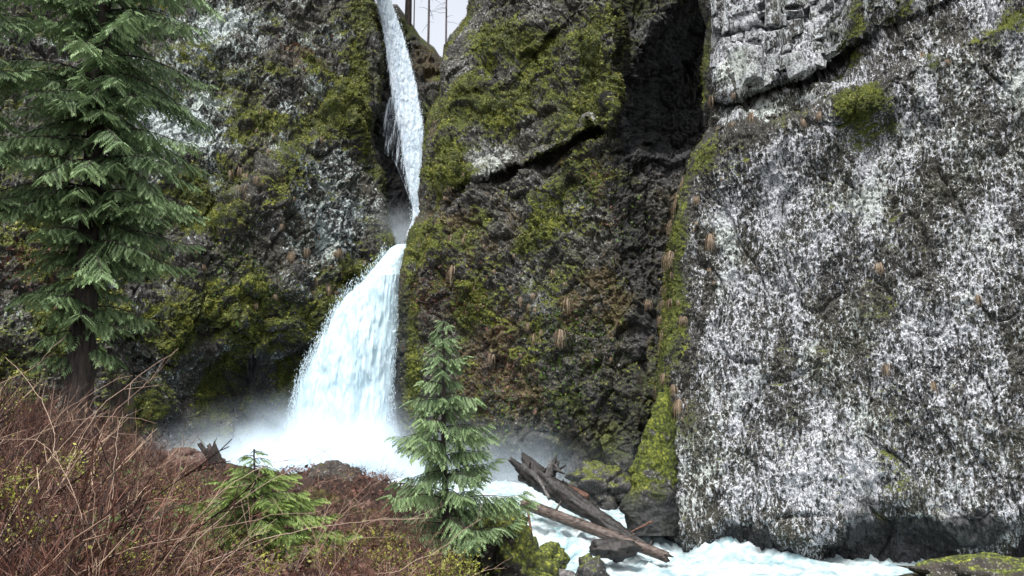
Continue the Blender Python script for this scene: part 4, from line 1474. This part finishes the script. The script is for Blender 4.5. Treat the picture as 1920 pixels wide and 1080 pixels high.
# burnt dead trees on the skyline
def dead_tree(px, py0, Y, height, r, seed, label, nb=26, mat='deadwood'):
    b = V(px, py0, Y)
    b.z -= 0.4
    root = thing("dead_tree", b, label, "dead tree", "dead trees on the skyline")
    f = np.linspace(0, 1, 20)
    pts = np.stack([0.02 * height * f * 0.2 * np.sin(f * 3 + seed), 0 * f, height * f], -1)
    v, q = tubes([(pts, r * (1 - 0.6 * f))], 8)
    link("trunk", make_mesh("trunk", v, q, M[mat], True), root)
    if nb:
        rr = np.random.default_rng(seed)
        ln = []
        for k in range(nb):
            h = height * rr.uniform(0.12, 0.98)
            az = rr.uniform(0, 6.28)
            L = rr.uniform(0.8, 2.6)
            s = np.linspace(0, 1, 6)
            d = np.array([math.sin(az), math.cos(az), 0])
            c = np.array([0, 0, h]) + d * (L * s)[:, None]
            c[:, 2] += L * (0.1 * s - 0.35 * s * s)
            ln.append((c, 0.035 * (1 - 0.7 * s)))
        for part in ([[l] for l in ln] if nb < 10 else [ln]):
            v, q = tubes(part, 4)
            link("limb", make_mesh("limb", v, q, M[mat], True), root)
    return root


dead_tree(765, 44, 97, 22, 0.50, 1, "thick dark dead trunk on the slope right above the upper fall", 3, 'bark')
dead_tree(803, 80, 99, 26, 0.17, 2, "thin bare dead tree standing in the middle of the sky gap", 60)
dead_tree(836, 100, 100, 26, 0.15, 3, "thinnest bare dead tree nearest the right cliff in the sky gap", 60)
dead_tree(833, 108, 99, 2.3, 0.26, 4, "short burnt broken trunk at the foot of the right thin dead tree", 0, 'bark')
dead_tree(776, 60, 104, 20, 0.10, 5, "slender leaning dead stem just right of the thick dark trunk", 8)

# ------------------------------------------------------------------ bare shrubs of the foreground
def shrub_mesh(seed, n, h, spread, rad):
    r = np.random.default_rng(seed)
    lines, tint = [], []
    off = r.uniform(-0.16, 0.16)

    def add(c, rad0, taper, tn):
        lines.append((c, rad0 * (1 - taper * np.linspace(0, 1, len(c)))))
        tint.append(np.full(len(c) * 3, np.clip(tn + off, 0, 1)))

    for i in range(n):
        az = r.uniform(0, 6.283)
        d = np.array([math.cos(az), math.sin(az), 0])
        hh = h * r.uniform(0.45, 1.0)
        out = spread * r.uniform(0.1, 1.2)
        s = np.linspace(0, 1, 8)
        c = d * r.uniform(0, 0.3) + d * (out * s ** r.uniform(1.0, 1.8))[:, None]
        c[:, 2] += hh * (1.3 * s - r.uniform(0.2, 0.85) * s ** 2.2)
        c[1:] += np.cumsum(r.normal(0, 0.028, (7, 3)), 0)
        tn = r.normal(0.27, 0.17) + (0.5 if r.random() < 0.19 else 0)
        rr = rad * r.choice([0.5, 0.7, 1.0, 1.6], p=[0.35, 0.35, 0.2, 0.1])
        add(c, rr, 0.6, tn)
        for k in range(r.integers(3, 8)):
            j = r.integers(2, 8)
            tg = unit(c[min(j + 1, 7)] - c[j - 1])
            d2 = unit(tg + r.normal(0, 0.6, 3) + np.array([0, 0, 0.25]))
            L = r.uniform(0.12, 0.5)
            s2 = np.linspace(0, 1, 5)
            c2 = c[j] + d2 * (L * s2)[:, None]
            c2[1:] += np.cumsum(r.normal(0, 0.014, (4, 3)), 0)
            add(c2, rr * 0.55, 0.4, tn + r.normal(0.03, 0.1))
            for m in range(r.integers(0, 3)):
                d3 = unit(d2 + r.normal(0, 0.7, 3))
                q = c2[r.integers(1, 5)]
                add(q + d3 * (np.linspace(0, 1, 3) * r.uniform(0.06, 0.2))[:, None], rr * 0.4, 0.3, tn + 0.05)
    v, q = tubes(lines, 3)
    tn = np.concatenate(tint)
    return make_mesh("bare_shrub", v, q, M['twig'], False, {"tint": np.stack([tn, tn, tn, tn * 0 + 1], -1)})


shrubs = [shrub_mesh(800 + i, 30, 0.95, 0.75, 0.0075) for i in range(10)]
spots = []
for _ in range(9000):
    if len(spots) >= 270:
        break
    y = rng.uniform(4.2, 19)
    x = rng.uniform(-0.68 * y - 0.5, -0.10 * y)
    px = 960 + x / y * 1424
    if 330 < px < 620 and 6.2 < y < 10.2:
        continue
    if abs(x + 1.2) < 0.8 and abs(y - 14) < 1.1:
        continue
    if any((x - a) ** 2 + (y - b) ** 2 < (0.24 + 0.012 * y) ** 2 for a, b, _ in spots):
        continue
    spots.append((x, y, px))
for i, (x, y, px) in enumerate(spots):
    o = link("bare_shrub", shrubs[i % 10], None, (x, y, ground_at(x, y) - 0.03))
    sc = rng.uniform(0.75, 1.15) * np.interp(px, [0, 150, 300, 450, 520, 760], [1.7, 1.4, 1.05, 0.85, 0.6, 0.5])
    sc *= np.interp(y, [4, 7, 20], [0.65, 0.9, 1.1])
    lim = np.interp(px, [0, 100, 200, 260, 330, 420, 520, 560, 700, 760], [650, 690, 740, 800, 865, 900, 930, 935, 940, 960])
    room = float(P(px, lim, y)[2]) - ground_at(x, y)
    sc = min(sc, max(room / 0.95, 0.28))
    o.scale = (sc * 0.5 + 0.4, sc * 0.5 + 0.4, sc)
    o.rotation_euler = (rng.normal(0, 0.12), rng.normal(0, 0.12), rng.uniform(0, 6.28))
    tag(o, "leafless red-brown bramble shrub in the tangled thicket on the left bank", "shrub", "bare shrubs of the bank thicket")

# pale arching canes that rise out of the thicket
canes = [((0, 1010, 5.6), (150, 800, 6.2), (330, 650, 6.6), 'a'), ((20, 900, 7), (110, 770, 7.4), (240, 700, 7.8), ''), ((80, 960, 6), (230, 760, 6.6), (300, 700, 7), ''),
         ((330, 1080, 5.4), (460, 930, 6.0), (640, 830, 6.8), ''), ((150, 1075, 5), (330, 1010, 5.4), (600, 965, 6.2), ''), ((350, 1065, 5.6), (560, 1010, 5.8), (800, 985, 6.2), ''),
         ((0, 720, 9), (60, 690, 9.2), (120, 640, 9.4), ''), ((200, 1080, 6), (215, 880, 6.2), (235, 770, 6.4), ''), ((30, 840, 8), (170, 790, 8.4), (300, 800, 8.8), ''),
         ((560, 1060, 7), (640, 960, 7.4), (720, 880, 8), ''), ((100, 850, 6.5), (90, 760, 6.7), (20, 660, 7), ''), ((700, 1075, 7), (790, 1040, 7.2), (905, 960, 7.6), '')]
cane_labels = ["long pale cane arching from the bottom left corner over the brambles", "pale cane bending right above the left thicket near the cedar trunk",
               "thin pale cane rising steeply toward the tall cedar's trunk", "pale cane crossing in front of the small yellow-green sapling",
               "long low pale cane lying across the bottom in front of the sapling", "thin pale cane reaching right toward the young cedar's foot",
               "short pale cane at the left edge below the cedar boughs", "upright pale cane in the middle of the left thicket", "pale cane drooping right across the dark trunk's foot",
               "pale cane leaning right on the brown mound", "pale cane curving back to the left edge", "thin brown cane in front of the young cedar's lower boughs"]
for (a, b, c, _), lab in zip(canes, cane_labels):
    A, B, C = (np.array(V(*p)) for p in (a, b, c))
    s = np.linspace(0, 1, 26)[:, None]
    B2 = 2 * B - (A + C) / 2
    pts = (1 - s) ** 2 * A + 2 * s * (1 - s) * B2 + s ** 2 * C
    pts += np.cumsum(rng.normal(0, 0.006, pts.shape), 0)
    lines = [(pts - A, 0.0042 * (1 - 0.5 * s[:, 0]))]
    for k in range(5):
        j = rng.integers(8, 25)
        d2 = unit(rng.normal(0, 1, 3) + np.array([0.4, 0, 0.5]))
        s2 = np.linspace(0, 1, 6)[:, None]
        lines.append((pts[j] - A + d2 * rng.uniform(0.1, 0.35) * s2, 0.0022 * (1 - 0.5 * s2[:, 0])))
    v, q = tubes(lines, 4)
    tn = np.clip(0.45 + 0.4 * rng.random() + 0 * v[:, 0], 0, 1)
    o = link("bare_cane", make_mesh("bare_cane", v, q, M['whip'], True, {"tint": np.stack([tn, tn, tn, tn], -1)}), None, Vector(A))
    tag(o, lab, "cane", "pale canes of the thicket")

for i in range(34):
    y0 = rng.uniform(4.6, 11)
    x0 = rng.uniform(-0.66, -0.24) * y0
    az = rng.uniform(-0.9, 1.2)
    L = rng.uniform(0.7, 1.7) * (1.25 if x0 / y0 < -0.45 else 0.75)
    s = np.linspace(0, 1, 20)
    c = np.stack([np.sin(az) * 0.7 * L * s ** 1.3, np.cos(az) * 0.4 * L * s, L * (1.25 * s - 0.55 * s ** 2.3)], -1)
    c[1:] += np.cumsum(rng.normal(0, 0.008, (19, 3)), 0)
    lines = [(c, 0.0045 * (1 - 0.6 * s))]
    for k in range(6):
        j = rng.integers(6, 19)
        d2 = unit(unit(c[j] - c[j - 1]) + rng.normal(0, 0.5, 3))
        lines.append((c[j] + d2 * (np.linspace(0, 1, 5) * rng.uniform(0.1, 0.4))[:, None], 0.0024 * np.linspace(1, 0.5, 5)))
    v, q = tubes(lines, 4)
    tn = np.full(len(v), np.clip(rng.normal(0.45, 0.25), 0, 1))
    o = link("bare_cane", make_mesh("bare_cane", v, q, M['whip'], True, {"tint": np.stack([tn] * 4, -1)}), None, (x0, y0, ground_at(x0, y0)))
    tag(o, "thin pale branching cane rising out of the red-brown brambles on the left bank", "cane", "thin canes among the brambles")

# ------------------------------------------------------------------ leaves, moss and grass
def scatter(sel, N, size, jitter=0.04, flop=0.5):
    """Small leaf-shaped faces on points sel (M,3) with normals N."""
    Mn = len(sel)
    d = unit(N + rng.normal(0, flop, (Mn, 3)))
    a = unit(np.cross(d, rng.normal(0, 1, (Mn, 3))))
    a[:, 2] -= 0.6
    a = unit(a)
    b = np.cross(d, a)
    c = sel + rng.normal(0, jitter, (Mn, 3)) + d * jitter
    sz = (size * np.exp(rng.normal(-0.25, 0.45, Mn)))[:, None]
    v = np.stack([c - a * sz, c + b * sz * 0.55, c + a * sz, c - b * sz * 0.55], 1).reshape(-1, 3)
    return v, np.arange(Mn * 4).reshape(-1, 4)


def pick(name, weight, n):
    s = SURF[name]
    px, py = s['px'], s['py']
    w = np.where((px > -60) & (px < 1980) & (py > -20), weight(s, px, py), 0).ravel()
    # even density over the real surface
    X = s['X']
    ar = np.linalg.norm(np.cross(np.gradient(X, axis=0), np.gradient(X, axis=1)), axis=-1).ravel()
    w = np.clip(w, 0, None) * np.minimum(ar, np.percentile(ar, 99))
    idx = rng.choice(len(w), n, p=w / w.sum())
    return X.reshape(-1, 3)[idx], s['N'].reshape(-1, 3)[idx], idx


vs, fs, ts = [], [], []
off = 0
for nm, n, size in (("cliff_left", 130000, 0.07), ("cliff_middle", 110000, 0.065), ("cliff_right", 26000, 0.045)):
    pos, nn, idx = pick(nm, lambda s, px, py: np.clip(s['mask'][..., 0] - 0.45, 0, 1) ** 1.3 * (1 - np.clip(s['mask'][..., 3], 0, 1)), n)
    v, f = scatter(pos, nn, size, 0.06)
    tn = np.clip(0.25 + 0.5 * (fbm(pos * 0.9, 4, 900)) + rng.normal(0, 0.12, n) + 0.2 * nn[:, 2], 0, 1)
    vs.append(v)
    fs.append(f + off)
    ts.append(np.repeat(tn, 4))
    off += len(v)
n = 26000
yy = rng.uniform(3.5, 21, n * 3)
xx = rng.uniform(-0.72, -0.04, n * 3) * yy
keep = fbm(np.stack([xx, yy, 0 * xx], -1) * 0.8, 3, 905) > 0.20 + 10.0 * (yy > 12.5)
xx, yy = xx[keep][:n], yy[keep][:n]
hgt = 0.35 * np.clip(fbm(np.stack([xx, yy, 0 * xx], -1) * 0.8, 3, 905) - 0.1, 0, 1)
pos = np.stack([xx, yy, ground_z(xx, yy) + 0.05 + hgt * 1.4 + np.abs(rng.normal(0, 0.07, len(xx)))], -1)
v, f = scatter(pos, np.tile([[0, -0.5, 1.0]], (len(xx), 1)), 0.0021 * yy[:len(xx)], 0.05, 0.8)
vs.append(v)
fs.append(f + off)
ts.append(np.repeat(np.clip(rng.normal(0.42, 0.25, len(xx)), 0, 1), 4))
# cushions caught among the stems of the thicket
for cx, cy, cY, sx, sy, k in [(25, 915, 5.8, 45, 45, 1500), (130, 868, 7.0, 40, 28, 1300), (225, 1050, 5.4, 60, 28, 900), (60, 1000, 5.2, 40, 25, 500), (500, 1062, 6.4, 50, 18, 900),
                              (600, 1040, 7.2, 40, 22, 800), (330, 930, 8.6, 40, 22, 700), (700, 1050, 8.5, 60, 20, 900), (20, 760, 9, 30, 30, 500)]:
    c = P(cx + rng.normal(0, sx * 0.6, k), cy + rng.normal(0, sy * 0.6, k), cY + rng.normal(0, 0.22, k))
    keep = fbm(c * 3.0, 2, 906) > 0.08
    c = c[keep]
    v, f = scatter(c, np.tile([[0, -0.4, 1.0]], (len(c), 1)), 0.011, 0.03, 0.8)
    vs.append(v)
    fs.append(f + sum(len(q) for q in vs[:-1]))
    ts.append(np.repeat(np.clip(rng.normal(0.5, 0.28, len(c)), 0, 1), 4))
tn = np.concatenate(ts)
o = link("moss", make_mesh("moss", np.concatenate(vs), np.concatenate(fs), M['mossleaf'], False, {"tint": np.stack([tn] * 4, -1)}))
tag(o, kind='stuff')

# green herbs on ledges
pos, nn, idx = pick("cliff_middle", lambda s, px, py: blob(px, py, 1100, 640, 60, 70) + blob(px, py, 1100, 350, 40, 25) + 0.6 * blob(px, py, 1170, 430, 40, 50)
                    + 0.8 * blob(px, py, 1060, 720, 60, 60) + 0.5 * blob(px, py, 960, 780, 60, 50), 2600)
v1, f1_ = scatter(pos, nn, 0.10, 0.15, 0.8)
pos, nn, idx = pick("cliff_right", lambda s, px, py: blob(px, py, 1245, 880, 14, 60) + 0.4 * blob(px, py, 1240, 700, 8, 40) + 0.5 * blob(px, py, 1700, 960, 25, 30), 900)
v2, f2_ = scatter(pos, nn, 0.05, 0.08, 0.8)
pos, nn, idx = pick("cliff_left", lambda s, px, py: blob(px, py, 520, 560, 60, 40) + blob(px, py, 430, 500, 40, 60) + blob(px, py, 120, 640, 160, 60), 1800)
v3, f3_ = scatter(pos, nn, 0.12, 0.15, 0.8)
v4 = []
for cx, cy, cY, sx, sy, k in [(200, 1000, 5.6, 70, 30, 260), (300, 960, 7.0, 50, 25, 220), (390, 900, 10, 40, 20, 240), (240, 890, 8.2, 30, 20, 160), (560, 1000, 8, 40, 30, 200)]:
    c = P(cx + rng.normal(0, sx * 0.6, k), cy + rng.normal(0, sy * 0.6, k), cY + rng.normal(0, 0.3, k))
    v4.append(scatter(c, np.tile([[0, -0.4, 1.0]], (k, 1)), 0.013, 0.04, 0.7)[0])
v = np.concatenate([v1, v2, v3] + v4)
tn = np.repeat(rng.random(len(v) // 4), 4)
tag(link("foliage", make_mesh("foliage", v, np.arange(len(v)).reshape(-1, 4), M['fern'], False, {"tint": np.stack([tn] * 4, -1)})), kind='stuff')

# withered brown leaves
pos, nn, idx = pick("cliff_middle", lambda s, px, py: blob(px, py, 815, 560, 40, 50) + blob(px, py, 930, 700, 50, 70) + 0.8 * blob(px, py, 1070, 610, 30, 25) + 0.5 * blob(px, py, 1110, 315, 30, 20)
                    + 0.5 * blob(px, py, 1140, 400, 30, 20) + 0.5 * blob(px, py, 860, 560, 80, 60), 5200)
v1, _ = scatter(pos, nn, 0.09, 0.12, 0.9)
pos, nn, idx = pick("cliff_left", lambda s, px, py: blob(px, py, 60, 500, 60, 50) + 0.3 * blob(px, py, 560, 110, 60, 25), 900)
v2, _ = scatter(pos, nn, 0.16, 0.12, 0.9)
# litter on the bank
n = 14000
yy = rng.uniform(3.5, 22, n)
xx = rng.uniform(-0.75, -0.10, n) * yy
yy, xx = np.where(yy > 13, yy - 9, yy), np.where(yy > 13, xx * (yy - 9) / yy, xx)
zz = ground_z(xx, yy) + 0.05 + np.abs(rng.normal(0, 0.08, n))
v3, _ = scatter(np.stack([xx, yy, zz], -1), np.tile([[0, -0.3, 1.0]], (n, 1)), 0.045, 0.04, 0.8)
n = 5000
yy = rng.uniform(11, 18, n)
xx = rng.uniform(-0.5, -0.12, n) * yy
zz = ground_z(xx, yy) + 0.04 + np.abs(rng.normal(0, 0.05, n))
v4, _ = scatter(np.stack([xx, yy, zz], -1), np.tile([[0, -0.5, 1.0]], (n, 1)), 0.04, 0.03, 0.7)
v = np.concatenate([v1, v2, v3, v4])
tn = np.repeat(np.clip(rng.normal(0.4, 0.25, len(v) // 4), 0, 1), 4)
tag(link("fallen_leaves", make_mesh("fallen_leaves", v, np.arange(len(v)).reshape(-1, 4), M['deadleaf'], False, {"tint": np.stack([tn] * 4, -1)})), kind='stuff')

# hanging tufts of dry grass
def tuft_mesh(seed):
    r = np.random.default_rng(seed)
    vs = []
    nb_ = 60
    for k in range(nb_):
        az = r.normal(0, 0.9)
        d = np.array([math.sin(az), -math.cos(az), 0])
        L = r.uniform(0.3, 1.0)
        p = [np.array([r.normal(0, 0.06), 0, r.normal(0, 0.05)])]
        p.append(p[0] + d * 0.20 * L + np.array([0, 0, 0.12 * L]))
        p.append(p[1] + d * 0.13 * L + np.array([0, 0, -0.32 * L]))
        p.append(p[2] + d * 0.02 * L + np.array([r.normal(0, 0.05), 0, -0.45 * L]))
        w = np.array([math.cos(az), math.sin(az), 0])
        ww = [0.008, 0.014, 0.010, 0.002]
        for j in range(3):
            vs.append(np.stack([p[j] - w * ww[j], p[j] + w * ww[j], p[j + 1] + w * ww[j + 1], p[j + 1] - w * ww[j + 1]]))
    v = np.concatenate(vs)
    tn = np.repeat(np.clip(r.normal(0.5, 0.3, nb_), 0, 1), 12)
    return make_mesh("grass_tuft", v, np.arange(len(v)).reshape(-1, 4), M['tan'], False, {"tint": np.stack([tn] * 4, -1)})


tufts = [tuft_mesh(950 + i) for i in range(6)]
proto = None
for nm, wfn, n, sz, lab, grp in (
        ("cliff_right", lambda s, px, py: 0.32 * (py < 1000) * (py > 90) + 4.5 * (1 - sstep(30, 120, px - np.interp(py, *zip(*RE)))) * sstep(300, 400, py) * (1 - sstep(760, 850, py)) * (px > 1240)
         + 1.1 * sstep(-20, 0, below(px, py, LB)) * (1 - sstep(5, 40, below(px, py, LB))) * span(px, 1320, 1900) + 0.5 * blob(px, py, 1560, 620, 40, 90) + 0.8 * blob(px, py, 1720, 930, 70, 50) + 0.25 * blob(px, py, 1820, 480, 100, 120), 185, 0.78,
         "tuft of dry tan grass hanging on the white-speckled right wall", "dry grass tufts on the right wall"),
        ("cliff_middle", lambda s, px, py: blob(px, py, 950, 620, 80, 90) + 0.6 * blob(px, py, 850, 420, 60, 60) + 0.5 * blob(px, py, 1110, 600, 100, 100), 60, 0.85,
         "tuft of dry tan grass hanging on the mossy middle cliff", "dry grass tufts on the middle cliff"),
        ("cliff_left", lambda s, px, py: blob(px, py, 500, 340, 80, 70) + 0.8 * blob(px, py, 630, 500, 60, 60) + 0.6 * blob(px, py, 480, 440, 120, 100), 50, 0.9,
         "tuft of dry tan grass hanging on the left cliff beside the falls", "dry grass tufts on the left cliff")):
    pos, nn, idx = pick(nm, wfn, n)
    for k in range(n):
        o = link("grass_tuft", tufts[k % 6], None, Vector(pos[k] + nn[k] * 0.02))
        s = sz * float(np.exp(rng.normal(-0.2, 0.4)))
        o.scale = (s, s, s * rng.uniform(0.8, 1.2))
        o.rotation_euler = (0, 0, math.atan2(nn[k][0], -nn[k][1]) + rng.normal(0, 0.3))
        tag(o, lab, "grass tuft", grp)
